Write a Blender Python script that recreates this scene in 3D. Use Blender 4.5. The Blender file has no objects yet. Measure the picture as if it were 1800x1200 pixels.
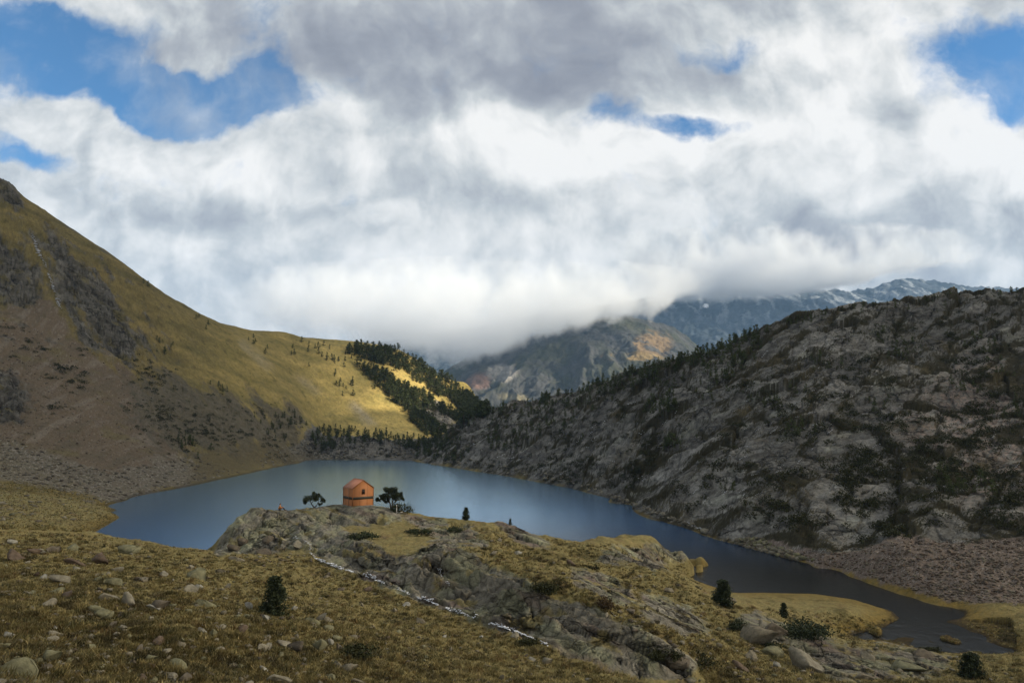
import bpy, bmesh, math, random
import numpy as np
from mathutils import Vector, Matrix

sc = bpy.context.scene
C = sc.collection
R = math.radians
rng = np.random.default_rng(11)
random.seed(11)

# ------------------------------------------------------------------ camera
FPX = 1300.0                      # focal length in pixels of the 1800 px wide photograph
CAM_H = 22.5
PITCH = math.atan(135.0 / FPX)
cam_data = bpy.data.cameras.new("camera")
cam = bpy.data.objects.new("camera", cam_data)
C.objects.link(cam)
cam.location = (0, 0, CAM_H)
cam.rotation_euler = (math.pi / 2 + PITCH, 0, 0)
cam_data.sensor_width = 36.0
cam_data.lens = 36.0 * FPX / 1800.0
cam_data.clip_start = 0.5
cam_data.clip_end = 30000.0
sc.camera = cam
sc.view_settings.view_transform = 'Standard'
sc.view_settings.look = 'None'
sc.view_settings.exposure = 0.78
sc.view_settings.gamma = 1.0
sc.cycles.use_denoising = True
sc.cycles.max_bounces = 10
sc.cycles.diffuse_bounces = 3
sc.cycles.glossy_bounces = 3
sc.cycles.transparent_max_bounces = 16
sc.cycles.volume_bounces = VOLB = 7
sc.cycles.sample_clamp_indirect = 6.0

SUN_EL, SUN_AZ = R(30), R(98)      # azimuth from +Y towards +X
SUN = Vector((math.cos(SUN_EL) * math.sin(SUN_AZ), math.cos(SUN_EL) * math.cos(SUN_AZ), math.sin(SUN_EL)))

def ray(px, py):
    """direction of a photograph pixel, scaled to one metre of ground distance (Y)"""
    dx = (px - 900.0) / FPX; dy = (600.0 - py) / FPX
    F = math.cos(PITCH) - dy * math.sin(PITCH); U = math.sin(PITCH) + dy * math.cos(PITCH)
    return dx / F, U / F

def at(px, py, Y):
    u, s = ray(px, py)
    return np.array([u * Y, Y, CAM_H + s * Y])

# ------------------------------------------------------------------ world: Nishita sky with cloud layers
world = bpy.data.worlds.new("World"); sc.world = world; world.use_nodes = True
NT = world.node_tree; NT.nodes.clear()
def nd(tree, typ, **kw):
    n = tree.nodes.new(typ)
    for k, v in kw.items():
        if k.startswith('in_'):
            n.inputs[int(k[3:])].default_value = v
        else: setattr(n, k, v)
    return n
def lk(tree, a, b): tree.links.new(a, b)

def build_world():
    t = NT
    out = nd(t, 'ShaderNodeOutputWorld')
    sky = nd(t, 'ShaderNodeTexSky', sky_type='NISHITA', sun_disc=False, sun_elevation=SUN_EL, sun_rotation=SUN_AZ,
             altitude=2300.0, air_density=1.0, dust_density=0.3, ozone_density=2.5)
    bgs = nd(t, 'ShaderNodeBackground', in_1=0.11)
    hs = nd(t, 'ShaderNodeVectorMath', operation='MULTIPLY'); hs.inputs[1].default_value = (.36, .68, .80); lk(t, sky.outputs[0], hs.inputs[0])
    lk(t, hs.outputs[0], bgs.inputs[0])
    tc = nd(t, 'ShaderNodeTexCoord'); d = tc.outputs['Generated']
    sep = nd(t, 'ShaderNodeSeparateXYZ'); lk(t, d, sep.inputs[0])
    mx = nd(t, 'ShaderNodeMath', operation='MAXIMUM', in_1=0.15); lk(t, sep.outputs[1], mx.inputs[0])
    inv = nd(t, 'ShaderNodeMath', operation='DIVIDE', in_0=1.0); lk(t, mx.outputs[0], inv.inputs[1])
    p = nd(t, 'ShaderNodeVectorMath', operation='SCALE'); lk(t, d, p.inputs[0]); lk(t, inv.outputs[0], p.inputs['Scale'])
    P = p.outputs[0]
    def noise(vec, scale, detail, rough=0.55, dist=0.0, off=(0, 0, 0), stretch=(1, 1, 1)):
        m = nd(t, 'ShaderNodeMapping'); m.inputs['Location'].default_value = off; m.inputs['Scale'].default_value = stretch
        lk(t, vec, m.inputs[0])
        n = nd(t, 'ShaderNodeTexNoise'); n.inputs['Scale'].default_value = scale; n.inputs['Detail'].default_value = detail
        n.inputs['Roughness'].default_value = rough; n.inputs['Distortion'].default_value = dist
        lk(t, m.outputs[0], n.inputs['Vector']); return n
    def math_(op, a, b=None, c=None):
        n = nd(t, 'ShaderNodeMath', operation=op)
        for i, v in enumerate((a, b, c)):
            if v is None: continue
            if isinstance(v, (int, float)): n.inputs[i].default_value = v
            else: lk(t, v, n.inputs[i])
        return n.outputs[0]
    # warp
    w1 = noise(P, 3.2, 3.0)
    w1c = nd(t, 'ShaderNodeVectorMath', operation='MULTIPLY_ADD'); lk(t, w1.outputs['Color'], w1c.inputs[0])
    w1c.inputs[1].default_value = (0.16, 0, 0.12); w1c.inputs[2].default_value = (-0.08, 0, -0.06)
    w2 = noise(P, 11.0, 5.0, off=(3, 1, 7))
    w2c = nd(t, 'ShaderNodeVectorMath', operation='MULTIPLY_ADD'); lk(t, w2.outputs['Color'], w2c.inputs[0])
    w2c.inputs[1].default_value = (0.085, 0, 0.085); w2c.inputs[2].default_value = (-0.0425, 0, -0.0425)
    a1 = nd(t, 'ShaderNodeVectorMath', operation='ADD'); lk(t, P, a1.inputs[0]); lk(t, w1c.outputs[0], a1.inputs[1])
    a2 = nd(t, 'ShaderNodeVectorMath', operation='ADD'); lk(t, a1.outputs[0], a2.inputs[0]); lk(t, w2c.outputs[0], a2.inputs[1])
    PW = a2.outputs[0]
    sw = nd(t, 'ShaderNodeVectorMath', operation='SCALE'); lk(t, w2c.outputs[0], sw.inputs[0]); sw.inputs['Scale'].default_value = .35
    a3 = nd(t, 'ShaderNodeVectorMath', operation='ADD'); lk(t, a1.outputs[0], a3.inputs[0]); lk(t, sw.outputs[0], a3.inputs[1]); PS = a3.outputs[0]
    def blobs(lst, base):
        acc = None
        for (cx, cy, rx, ry, w) in lst:
            u, s = ray(cx, cy)
            ix, iz = FPX / rx * 0.93, FPX / ry * 0.93
            m = nd(t, 'ShaderNodeVectorMath', operation='MULTIPLY_ADD'); lk(t, PW, m.inputs[0])
            m.inputs[1].default_value = (ix, 0, iz); m.inputs[2].default_value = (-u * ix, 0, -s * iz)
            l = nd(t, 'ShaderNodeVectorMath', operation='LENGTH'); lk(t, m.outputs[0], l.inputs[0])
            r = nd(t, 'ShaderNodeMapRange', interpolation_type='SMOOTHSTEP'); lk(t, l.outputs['Value'], r.inputs[0])
            r.inputs[1].default_value = 1.35; r.inputs[2].default_value = 0.25; r.inputs[3].default_value = 0.0; r.inputs[4].default_value = w
            acc = math_('ADD', r.outputs[0], base if acc is None else acc)
        return acc
    HOLES = [(30, 15, 130, 70, -.95), (50, 78, 200, 95, -1.2), (180, 150, 130, 60, -.8), (400, 172, 200, 66, -1.25), (250, 165, 150, 62, -.9), (480, 70, 80, 120, -.62),
             (15, 265, 70, 45, -.85), (70, 285, 70, 24, -.5), (1768, 130, 112, 105, -1.25), (1700, 60, 55, 60, -.2), (1190, 214, 100, 24, -1.0), (1080, 186, 60, 26, -.7),
             (1265, 88, 100, 36, -.6), (1790, 215, 55, 45, -.6), (100, 195, 85, 60, .95), (545, 130, 60, 60, .5), (300, 60, 120, 50, .25), (-250, 150, 220, 160, -.6), (2050, 130, 220, 180, -.7), (600, -500, 700, 330, -.7)]
    cov = blobs(HOLES, 1.0)
    n1 = noise(PS, 9.0, 12.0, 0.64, 0.0, off=(1.7, 0, 2.2))
    cv = math_('MULTIPLY_ADD', n1.outputs['Fac'], 2.6, math_('ADD', cov, -1.3))
    al = nd(t, 'ShaderNodeMapRange', interpolation_type='SMOOTHSTEP'); lk(t, cv, al.inputs[0])
    al.inputs[1].default_value = -0.15; al.inputs[2].default_value = 0.80
    BR = [(800, 95, 400, 125, -.38), (1080, 60, 250, 120, -.14), (300, 90, 200, 120, -.26), (690, 255, 95, 75, -.26), (560, 70, 160, 90, -.10), (1230, 150, 260, 50, -.10),
          (1000, 255, 230, 95, .24), (480, 285, 330, 75, .20), (1420, 230, 260, 130, .20), (1720, 270, 120, 110, .34), (1500, 60, 180, 120, .16), (110, 190, 100, 70, .16),
          (330, 470, 360, 150, -.06), (600, 520, 330, 110, .06), (430, 380, 170, 70, -.04), (1515, 425, 130, 62, -.32), (1330, 490, 330, 55, -.26), (1700, 430, 140, 100, -.10),
          (1090, 400, 220, 120, .14), (1610, 470, 120, 40, .10), (1160, 330, 180, 60, -.10), (870, 490, 230, 130, .16), (250, 330, 160, 60, .10), (620, 400, 160, 60, .08), (1380, 300, 120, 50, -.14), (860, 330, 120, 50, -.04)]
    BR = [(a_, b_, c_, d_, w_ * (1.3 if w_ > 0 else 1.15)) for a_, b_, c_, d_, w_ in BR]
    br = blobs(BR, 0.70)
    # puffy relief: density minus density a little towards the light, at two sizes
    def relief(scale, det, rough, off, sh):
        nA = noise(PS, scale, det, rough, 0.0, off=off); nB = noise(PS, scale, det - 3, rough, 0.0, off=(off[0] + sh * .5, 0, off[2] + sh))
        return nA.outputs['Fac'], math_('SUBTRACT', nA.outputs['Fac'], nB.outputs['Fac'])
    fA, r1_ = relief(4.0, 9.0, .50, (4.1, 0, 1.3), .085)
    fB, r2_ = relief(10.0, 9.0, .54, (8.4, 0, 3.3), .035)
    b2 = math_('MULTIPLY_ADD', r1_, 0.55, br)
    b2 = math_('MULTIPLY_ADD', r2_, 1.5, b2)
    b2 = math_('MULTIPLY_ADD', math_('SUBTRACT', fA, 0.5), 0.26, b2)
    # bright rims where the cloud thins out
    rim = nd(t, 'ShaderNodeMapRange', interpolation_type='SMOOTHSTEP'); lk(t, cv, rim.inputs[0])
    rim.inputs[1].default_value = 1.05; rim.inputs[2].default_value = .45; rim.inputs[3].default_value = 0; rim.inputs[4].default_value = .06
    b2 = math_('ADD', b2, rim.outputs[0])
    b2 = math_('MULTIPLY_ADD', b2, .86, .06)
    ramp = nd(t, 'ShaderNodeValToRGB'); lk(t, b2, ramp.inputs[0])
    e = ramp.color_ramp.elements
    e[0].position = 0.0; e[0].color = (.27, .285, .33, 1)
    e[1].position = 1.0; e[1].color = (1.0, .985, .955, 1)
    for pos, col in ((.22, (.34, .358, .40, 1)), (.45, (.46, .482, .51, 1)), (.62, (.60, .625, .635, 1)), (.8, (.81, .815, .80, 1))):
        x = e.new(pos); x.color = col
    bgc = nd(t, 'ShaderNodeBackground', in_1=0.575); lk(t, ramp.outputs[0], bgc.inputs[0])
    vn = noise(PS, 5.0, 8.0, 0.6, 0.0, off=(6.2, 0, 2.7)); vl = nd(t, 'ShaderNodeMapRange', interpolation_type='SMOOTHSTEP'); lk(t, vn.outputs['Fac'], vl.inputs[0])   # thin drifting veils
    vl.inputs[1].default_value = .42; vl.inputs[2].default_value = .72; vl.inputs[3].default_value = 0; vl.inputs[4].default_value = .55
    am = math_('MAXIMUM', al.outputs[0], vl.outputs[0])
    mix = nd(t, 'ShaderNodeMixShader'); lk(t, am, mix.inputs[0]); lk(t, bgs.outputs[0], mix.inputs[1]); lk(t, bgc.outputs[0], mix.inputs[2])
    lk(t, mix.outputs[0], out.inputs[0])
build_world()
world.cycles.sampling_method = 'MANUAL'; world.cycles.sample_map_resolution = 512

sun_data = bpy.data.lights.new("sun", 'SUN'); sun_data.energy = 5.0; sun_data.angle = R(0.55); sun_data.color = (1.0, .86, .64)
sun = bpy.data.objects.new("sun", sun_data); C.objects.link(sun)
sun.rotation_euler = SUN.to_track_quat('Z', 'Y').to_euler()
sun.location = SUN * 2000

# ------------------------------------------------------------------ helpers
def tag(o, label=None, cat=None, group=None, kind=None):
    if label: o['label'] = label
    if cat: o['category'] = cat
    if group: o['group'] = group
    if kind: o['kind'] = kind
    return o
def empty(name, loc, rz=0.0):
    o = bpy.data.objects.new(name, None); C.objects.link(o); o.location = loc; o.rotation_euler.z = rz
    o.empty_display_size = .3
    return o
def mesh_np(name, V, F, mat=None, smooth=False, cols=None, mats=None, midx=None):
    """mesh data from numpy arrays; F is (n,3) or (n,4)"""
    me = bpy.data.meshes.new(name)
    V = np.asarray(V, np.float32); F = np.asarray(F, np.int32)
    k = F.shape[1]
    me.vertices.add(len(V)); me.vertices.foreach_set('co', V.ravel())
    me.loops.add(F.size); me.loops.foreach_set('vertex_index', F.ravel())
    me.polygons.add(len(F)); me.polygons.foreach_set('loop_start', np.arange(0, F.size, k, dtype=np.int32))
    if smooth: me.polygons.foreach_set('use_smooth', np.ones(len(F), bool))
    if cols is not None:
        a = me.attributes.new('tone', 'FLOAT_COLOR', 'POINT')
        a.data.foreach_set('color', np.c_[cols, np.ones(len(cols))].astype(np.float32).ravel())
    if mats:
        for m in mats: me.materials.append(m)
        me.polygons.foreach_set('material_index', np.asarray(midx, np.int32))
    elif mat: me.materials.append(mat)
    me.update(calc_edges=True)
    return me
def obj(name, me, parent=None, loc=None):
    o = bpy.data.objects.new(name, me); C.objects.link(o)
    if parent: o.parent = parent
    if loc is not None: o.location = loc
    return o
class MB:
    """collects pieces (all triangles) into one mesh"""
    def __init__(s): s.V = []; s.F = []; s.n = 0; s.C = []
    def add(s, V, F, col=None):
        V = np.asarray(V, float); F = np.asarray(F, int)
        if F.shape[1] == 4: F = np.r_[F[:, [0, 1, 2]], F[:, [0, 2, 3]]]
        s.V.append(V); s.F.append(F + s.n); s.n += len(V)
        if col is not None: s.C.append(np.broadcast_to(col, (len(V), 3)))
        return s
    def box(s, a, b, M=None):
        (x0, y0, z0), (x1, y1, z1) = a, b
        V = np.array([[x, y, z] for z in (z0, z1) for (x, y) in ((x0, y0), (x1, y0), (x1, y1), (x0, y1))], float)
        F = [[3, 2, 1, 0], [4, 5, 6, 7], [0, 1, 5, 4], [1, 2, 6, 5], [2, 3, 7, 6], [3, 0, 4, 7]]
        if M is not None: V = V @ np.array(M.to_3x3()).T + np.array(M.translation)
        return s.add(V, F)
    def tube(s, pts, rad, n=6):
        pts = np.asarray(pts, float); rad = np.broadcast_to(rad, len(pts)); V = []; F = []
        for i, p in enumerate(pts):
            d = pts[min(i + 1, len(pts) - 1)] - pts[max(i - 1, 0)]; d = d / (np.linalg.norm(d) + 1e-9)
            a = np.cross(d, [0.31, 0.2, 0.93] if abs(d[2]) < .9 else [1, 0, 0]); a /= np.linalg.norm(a); b = np.cross(d, a)
            for k in range(n):
                t = 2 * math.pi * k / n; V.append(p + rad[i] * (a * math.cos(t) + b * math.sin(t)))
        for i in range(len(pts) - 1):
            for k in range(n):
                k2 = (k + 1) % n; F.append([i * n + k, i * n + k2, (i + 1) * n + k2, (i + 1) * n + k])
        m = len(V); V.append(pts[0]); V.append(pts[-1])
        F = [list(f) for f in np.r_[np.array(F)[:, [0, 1, 2]], np.array(F)[:, [0, 2, 3]]]]
        for k in range(n):
            k2 = (k + 1) % n; F.append([m, k2, k]); F.append([m + 1, (len(pts) - 1) * n + k, (len(pts) - 1) * n + k2])
        return s.add(V, F)
    def mesh(s, name, mat, smooth=False):
        return mesh_np(name, np.concatenate(s.V), np.concatenate(s.F), mat, smooth, np.concatenate(s.C) if s.C else None)

def material(name, color, rough=.85, noise=None, bump=None, attr=None, spec=.2, metallic=0.0, coord='Object', translucent=0.0):
    """Principled surface; noise = (scale, darker multiplier, lighter multiplier); bump = (scale, strength, distance)"""
    m = bpy.data.materials.new(name); m.use_nodes = True; t = m.node_tree; b = t.nodes['Principled BSDF']
    b.inputs['Roughness'].default_value = rough; b.inputs['Specular IOR Level'].default_value = spec; b.inputs['Metallic'].default_value = metallic
    if attr:
        src = nd(t, 'ShaderNodeAttribute', attribute_name=attr).outputs['Color']
    else:
        rgb = nd(t, 'ShaderNodeRGB'); rgb.outputs[0].default_value = (*color, 1); src = rgb.outputs[0]
    geo = nd(t, 'ShaderNodeNewGeometry').outputs['Position'] if coord == 'World' else nd(t, 'ShaderNodeTexCoord').outputs['Object']
    if noise:
        n = nd(t, 'ShaderNodeTexNoise'); n.inputs['Scale'].default_value = noise[0]; n.inputs['Detail'].default_value = 6; n.inputs['Roughness'].default_value = .65
        lk(t, geo, n.inputs['Vector'])
        mr = nd(t, 'ShaderNodeMapRange'); lk(t, n.outputs['Fac'], mr.inputs[0]); mr.inputs[1].default_value = .3; mr.inputs[2].default_value = .7
        mr.inputs[3].default_value = noise[1]; mr.inputs[4].default_value = noise[2]
        vm = nd(t, 'ShaderNodeVectorMath', operation='SCALE'); lk(t, src, vm.inputs[0]); lk(t, mr.outputs[0], vm.inputs['Scale']); src = vm.outputs[0]
    lk(t, src, b.inputs['Base Color'])
    if bump:
        n = nd(t, 'ShaderNodeTexNoise'); n.inputs['Scale'].default_value = bump[0]; n.inputs['Detail'].default_value = 8; n.inputs['Roughness'].default_value = .7
        lk(t, geo, n.inputs['Vector'])
        bp = nd(t, 'ShaderNodeBump'); bp.inputs['Strength'].default_value = bump[1]; bp.inputs['Distance'].default_value = bump[2]
        lk(t, n.outputs['Fac'], bp.inputs['Height']); lk(t, bp.outputs[0], b.inputs['Normal'])
    if translucent:
        tr = nd(t, 'ShaderNodeBsdfTranslucent'); lk(t, src, tr.inputs[0]); mx = nd(t, 'ShaderNodeMixShader', in_0=translucent)
        lk(t, b.outputs[0], mx.inputs[1]); lk(t, tr.outputs[0], mx.inputs[2]); lk(t, mx.outputs[0], t.nodes['Material Output'].inputs[0])
    return m

# ------------------------------------------------------------------ numpy noise
_ang = np.random.default_rng(3).uniform(0, 2 * np.pi, 256).astype(np.float32); _TX, _TY = np.cos(_ang), np.sin(_ang)
def _hash(ix, iy, s):
    n = ix.astype(np.uint32) * np.uint32(374761393) + iy.astype(np.uint32) * np.uint32(668265263) + np.uint32((s * 974634777 + 12345) & 0xffffffff)
    n = (n ^ (n >> np.uint32(13))) * np.uint32(1274126177)
    return n ^ (n >> np.uint32(16))
def perlin(x, y, s=0):
    x = np.asarray(x, np.float32); y = np.asarray(y, np.float32)
    fx0 = np.floor(x); fy0 = np.floor(y); ix = fx0.astype(np.int64); iy = fy0.astype(np.int64); fx = x - fx0; fy = y - fy0
    wx = fx * fx * fx * (fx * (fx * 6 - 15) + 10); wy = fy * fy * fy * (fy * (fy * 6 - 15) + 10)
    def g(dx, dy):
        h = _hash(ix + dx, iy + dy, s) & np.uint32(255)
        return _TX[h] * (fx - dx) + _TY[h] * (fy - dy)
    a = g(0, 0); b = g(1, 0); c = g(0, 1); d = g(1, 1)
    a = a + wx * (b - a); c = c + wx * (d - c)
    return (a + wy * (c - a)) * 1.5
def fbm(x, y, s=0, o=5, g=.5):
    r = 0; a = 1.0; t = 0
    for i in range(o):
        r = r + a * perlin(x, y, s + i); t += a; a *= g; x = x * 2.03 + 7.1; y = y * 2.03 - 3.7
    return r / t * 1.3
def ridged(x, y, s=0, o=5, g=.5):
    r = 0; a = 1.0; t = 0
    for i in range(o):
        r = r + a * (1 - np.abs(perlin(x, y, s + i)) * 1.6); t += a; a *= g; x = x * 2.07 + 1.3; y = y * 2.07 + 5.2
    return r / t
def worley(x, y, s=0):
    ix = np.floor(x).astype(np.int64); iy = np.floor(y).astype(np.int64)
    f1 = np.full(x.shape, 9., np.float32); f2 = f1.copy(); cid = np.zeros(x.shape, np.float32); tilt = cid.copy()
    for dx in (-1, 0, 1):
        for dy in (-1, 0, 1):
            h = _hash(ix + dx, iy + dy, s)
            jx = ix + dx + (h & np.uint32(1023)) / 1024.; jy = iy + dy + ((h >> np.uint32(10)) & np.uint32(1023)) / 1024.
            d = np.hypot(jx - x, jy - y).astype(np.float32)
            c = ((h >> np.uint32(20)) & np.uint32(1023)).astype(np.float32) / 1024.
            near = d < f1
            hg = h & np.uint32(255)
            tilt = np.where(near, _TX[hg] * (x - jx) + _TY[hg] * (y - jy), tilt)      # every block is a tilted plane
            f2 = np.where(near, f1, np.minimum(f2, d)); cid = np.where(near, c, cid); f1 = np.where(near, d, f1)
    return f1, f2, cid, tilt
def sstep(a, b, x):
    t = np.clip((x - a) / (b - a), 0, 1); return t * t * (3 - 2 * t)
def lerp(a, b, t): return a + (b - a) * t
# ------------------------------------------------------------------ terrain: one height field over the whole valley
_ctl = []
def _seg(pts):
    """densify a polyline of (px, py, Y)"""
    for a, b in zip(pts[:-1], pts[1:]):
        n = max(1, int(math.hypot(a[0] - b[0], a[1] - b[1]) / 45))
        for i in range(n):
            t = i / n; yield tuple(np.array(a) * (1 - t) + np.array(b) * t)
    yield tuple(pts[-1])
def ctl_line(pts):
    for p in _seg(pts):
        x, y, z = at(*p); _ctl.append((x / y, math.log(y), z / y))
def ctl(*pts):
    for p in pts:
        x, y, z = at(*p); _ctl.append((x / y, math.log(y), z / y))
def shoreY(px, py):
    return -CAM_H / ray(px, py)[1]
def shore(pts):
    d = []
    for a, b in zip(pts[:-1], pts[1:]):
        n = max(1, int(math.hypot(a[0] - b[0], a[1] - b[1]) / 25))
        for i in range(n): d.append(np.array(a) * (1 - i / n) + np.array(b) * i / n)
    d.append(np.array(pts[-1]))
    for p in d: _ctl.append((ray(*p)[0], math.log(shoreY(*p)), 0.0))
def flat(px, Y, z):
    _ctl.append(((px - 900) / FPX, math.log(Y), z / Y))

# nearest ground, below the frame
for px, z12 in ((-400, 19), (0, 17.5), (450, 15), (900, 12.5), (1350, 9), (1800, 6.5), (2200, 6)): flat(px, 12, z12)
ctl_line([(-300, 1215, 18), (0, 1200, 21), (200, 1200, 24), (400, 1200, 27), (600, 1200, 30), (800, 1200, 34), (950, 1200, 38), (1100, 1200, 42), (1250, 1200, 46), (1400, 1200, 50), (1600, 1200, 54), (1800, 1195, 57), (2100, 1195, 58)])
ctl((0, 1100, 27), (-200, 1080, 27), (0, 1000, 45), (-200, 1000, 42), (480, 1085, 38), (300, 1085, 32), (150, 1040, 36), (300, 1030, 42), (450, 1010, 55), (600, 1085, 43), (700, 1130, 40), (500, 975, 72))
ctl_line([(-300, 900, 62), (0, 925, 70), (80, 928, 72), (160, 936, 75), (250, 953, 74), (330, 966, 74), (375, 970, 77)])
for px, Y, z in ((-300, 100, 7), (0, 105, 4.5), (100, 105, 3.2), (180, 100, 2.6), (250, 100, 1.5), (330, 97, .5), (250, 118, -2), (370, 100, -.5), (370, 115, -2.5), (310, 122, -3)): flat(px, Y, z)
ctl((0, 905, 150), (90, 915, 150), (100, 885, 172), (0, 870, 180), (-250, 880, 165))
# gully with the old snow and the slab above it
ctl_line([(420, 972, 80), (545, 972, 75), (600, 1000, 68), (660, 1022, 63), (740, 1055, 57), (800, 1078, 54), (860, 1098, 51), (930, 1122, 48), (985, 1142, 46), (1050, 1168, 45), (1120, 1188, 44.3)])
ctl_line([(560, 938, 79), (640, 952, 71.5), (700, 990, 64.8), (740, 985, 62), (770, 962, 62.5), (820, 976, 60.5), (870, 1000, 57), (930, 1025, 53), (1000, 1055, 50), (1080, 1092, 47.5), (1150, 1130, 46), (1215, 1168, 45.3)])
ctl((620, 940, 78), (700, 950, 76), (650, 925, 84), (800, 943, 80), (850, 962, 73), (900, 978, 67), (950, 992, 63), (1050, 1032, 57.5), (1150, 1082, 52.5), (1250, 1150, 49), (1320, 1165, 52))
# knoll with the hut and the crest of the headland
ctl_line([(383, 966, 86), (395, 940, 86.5), (420, 908, 87.5), (450, 895, 89), (490, 896, 92), (520, 895, 92.5), (560, 891, 93), (600, 886, 93.5), (660, 889, 92), (690, 894, 90), (720, 903, 90), (760, 908, 91), (820, 914, 91), (880, 917, 90), (930, 938, 88), (970, 948, 92), (1050, 945, 100), (1100, 938, 106), (1150, 944, 108), (1200, 958, 110), (1232, 972, 117)])
ctl((620, 889, 91), (640, 889, 91), (600, 889, 92), (640, 893, 88.5), (560, 898, 89), (640, 912, 87.5), (590, 917, 86.5), (480, 932, 84.5), (430, 950, 83.5), (405, 966, 82), (480, 965, 78), (700, 912, 88), (750, 920, 87), (800, 925, 86), (860, 930, 84), (900, 950, 80), (1000, 985, 78), (1100, 975, 88), (1050, 962, 94), (1180, 1000, 83), (1150, 1040, 70), (1230, 1050, 72), (1270, 1060, 74), (1050, 1000, 71), (940, 960, 80))
for px in (450, 530, 600, 680, 760, 840, 900): flat(px, 103, 4.5 if px > 430 else 0); flat(px, 113, -2.5); flat(px, 135, -5)
flat(385, 98, 1); flat(350, 96, 1.5)
for px, Y in ((970, 106), (1030, 118), (1100, 124), (1160, 126)): flat(px, Y, -.8)
for px, Y in ((970, 125), (1060, 135), (1140, 135), (1200, 128)): flat(px, Y, -3)
# shores
shore([(165, 936), (190, 922), (210, 907), (205, 897), (190, 890), (250, 870), (330, 855), (400, 840), (480, 822), (530, 812), (560, 808), (640, 808), (725, 810), (800, 822), (900, 838), (1000, 857), (1050, 870), (1105, 886), (1130, 907), (1200, 926), (1250, 944), (1300, 958), (1400, 985), (1480, 1005), (1540, 1030), (1620, 1056), (1692, 1074)])
shore([(1692, 1074), (1660, 1090), (1615, 1092)]); shore([(1225, 985), (1256, 976)]); shore([(1225, 985), (1190, 991), (1200, 1006), (1232, 1024), (1290, 1041), (1430, 1043), (1500, 1053), (1568, 1073), (1582, 1086), (1562, 1100), (1500, 1114)])
shore([(1500, 1118), (1580, 1117), (1660, 1130), (1740, 1146)]); shore([(1752, 1138), (1690, 1118), (1625, 1108), (1612, 1095)])
for a in ((1300, 1000), (1400, 1015), (1500, 1035), (1560, 1055), (1630, 1075), (1250, 1000), (1230, 960), (1180, 945), (1330, 1020), (1450, 1025), (1215, 1000)):
    flat(a[0], shoreY(*a), -1.6)
for a in ((1203, 997), (1235, 1008), (1262, 1022), (1285, 1028), (1240, 990), (1340, 1034), (1222, 1014)): flat(a[0], shoreY(*a), -1.2)
for a in ((1510, 1116), (1535, 1114), (1580, 1106), (1630, 1112), (1680, 1124), (1735, 1143), (1625, 1085)): flat(a[0], shoreY(*a), -.55)
for a in ((1598, 1100), (1560, 1112), (1660, 1120), (1715, 1138), (1600, 1088)): flat(a[0], shoreY(*a), -.7)
for a in ((300, 920), (350, 900), (400, 870), (500, 850), (600, 840), (700, 840), (800, 850), (900, 870), (1000, 890), (1080, 910), (600, 822), (720, 824), (480, 900), (330, 945), (240, 905), (700, 880), (850, 900), (1000, 930)):
    flat(a[0], shoreY(*a), -4)
for a in ((1197, 994), (1206, 1003), (1222, 1013), (1238, 1020)): flat(a[0], shoreY(*a), -1.5)
ctl((1225, 1031, 95), (1215, 1036, 88), (1250, 1046, 85), (1190, 1014, 95), (1172, 1000, 101), (1200, 1022, 92), (1225, 979, 113), (1200, 974, 111), (1150, 972, 105), (1182, 984, 108), (1150, 1005, 93), (1120, 1000, 90))
# meadows and right foot
ctl((1400, 1062, 87), (1500, 1077, 83), (1460, 1110, 74), (1540, 1085, 80.3), (1320, 1108, 62), (1400, 1118, 63), (1300, 1090, 65), (1350, 1075, 76), (1430, 1150, 60), (1600, 1142, 67), (1780, 1152, 66), (1800, 1105, 77), (1660, 1105, 78), (1750, 1060, 88), (1680, 1110, 77), (2000, 1080, 80), (2000, 1130, 68))
ctl((1800, 1040, 91), (1600, 1022, 99), (1450, 962, 116), (1600, 980, 104), (1600, 945, 109), (1700, 960, 104), (1800, 945, 105), (1800, 1000, 95), (2000, 940, 103), (2000, 1010, 92), (1520, 990, 108), (1700, 1010, 96))
# right hill, column by column from the water to the crest
for col in ([(800, 790, 365), (800, 745, 405)], [(850, 800, 330), (850, 760, 365)], [(900, 790, 318), (900, 750, 345)], [(1000, 800, 262), (1000, 740, 305)], [(1100, 820, 206), (1100, 740, 250)], [(1200, 850, 172), (1200, 750, 210)],
            [(1300, 890, 143), (1300, 760, 180), (1300, 660, 220)], [(1400, 930, 126), (1400, 850, 142), (1400, 720, 180), (1400, 620, 215)], [(1500, 950, 117), (1500, 910, 124), (1500, 850, 138), (1500, 720, 176), (1500, 600, 216)],
            [(1650, 950, 112), (1650, 880, 120), (1650, 850, 130), (1650, 720, 166), (1650, 600, 208)], [(1800, 930, 108), (1800, 850, 122), (1800, 720, 158), (1800, 600, 200)], [(2000, 930, 104), (2000, 720, 150), (2000, 600, 192)]):
    ctl(*col)
RIDGE_R = [(735, 806, 402), (770, 778, 405), (800, 748, 408), (835, 732, 402), (870, 718, 396), (920, 706, 385), (1000, 686, 350), (1100, 655, 310), (1200, 630, 280), (1300, 596, 258), (1400, 558, 248), (1500, 537, 250), (1600, 528, 247), (1700, 513, 243), (1800, 505, 240), (2000, 485, 232)]
ctl_line(RIDGE_R)
for px, py, Y in RIDGE_R[3:]:
    z = at(px, py, Y)[2]; flat(px, Y * 1.06, z - 2.5); flat(px, Y * 1.25, z - 16); flat(px, Y * 1.7, -10)
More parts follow.
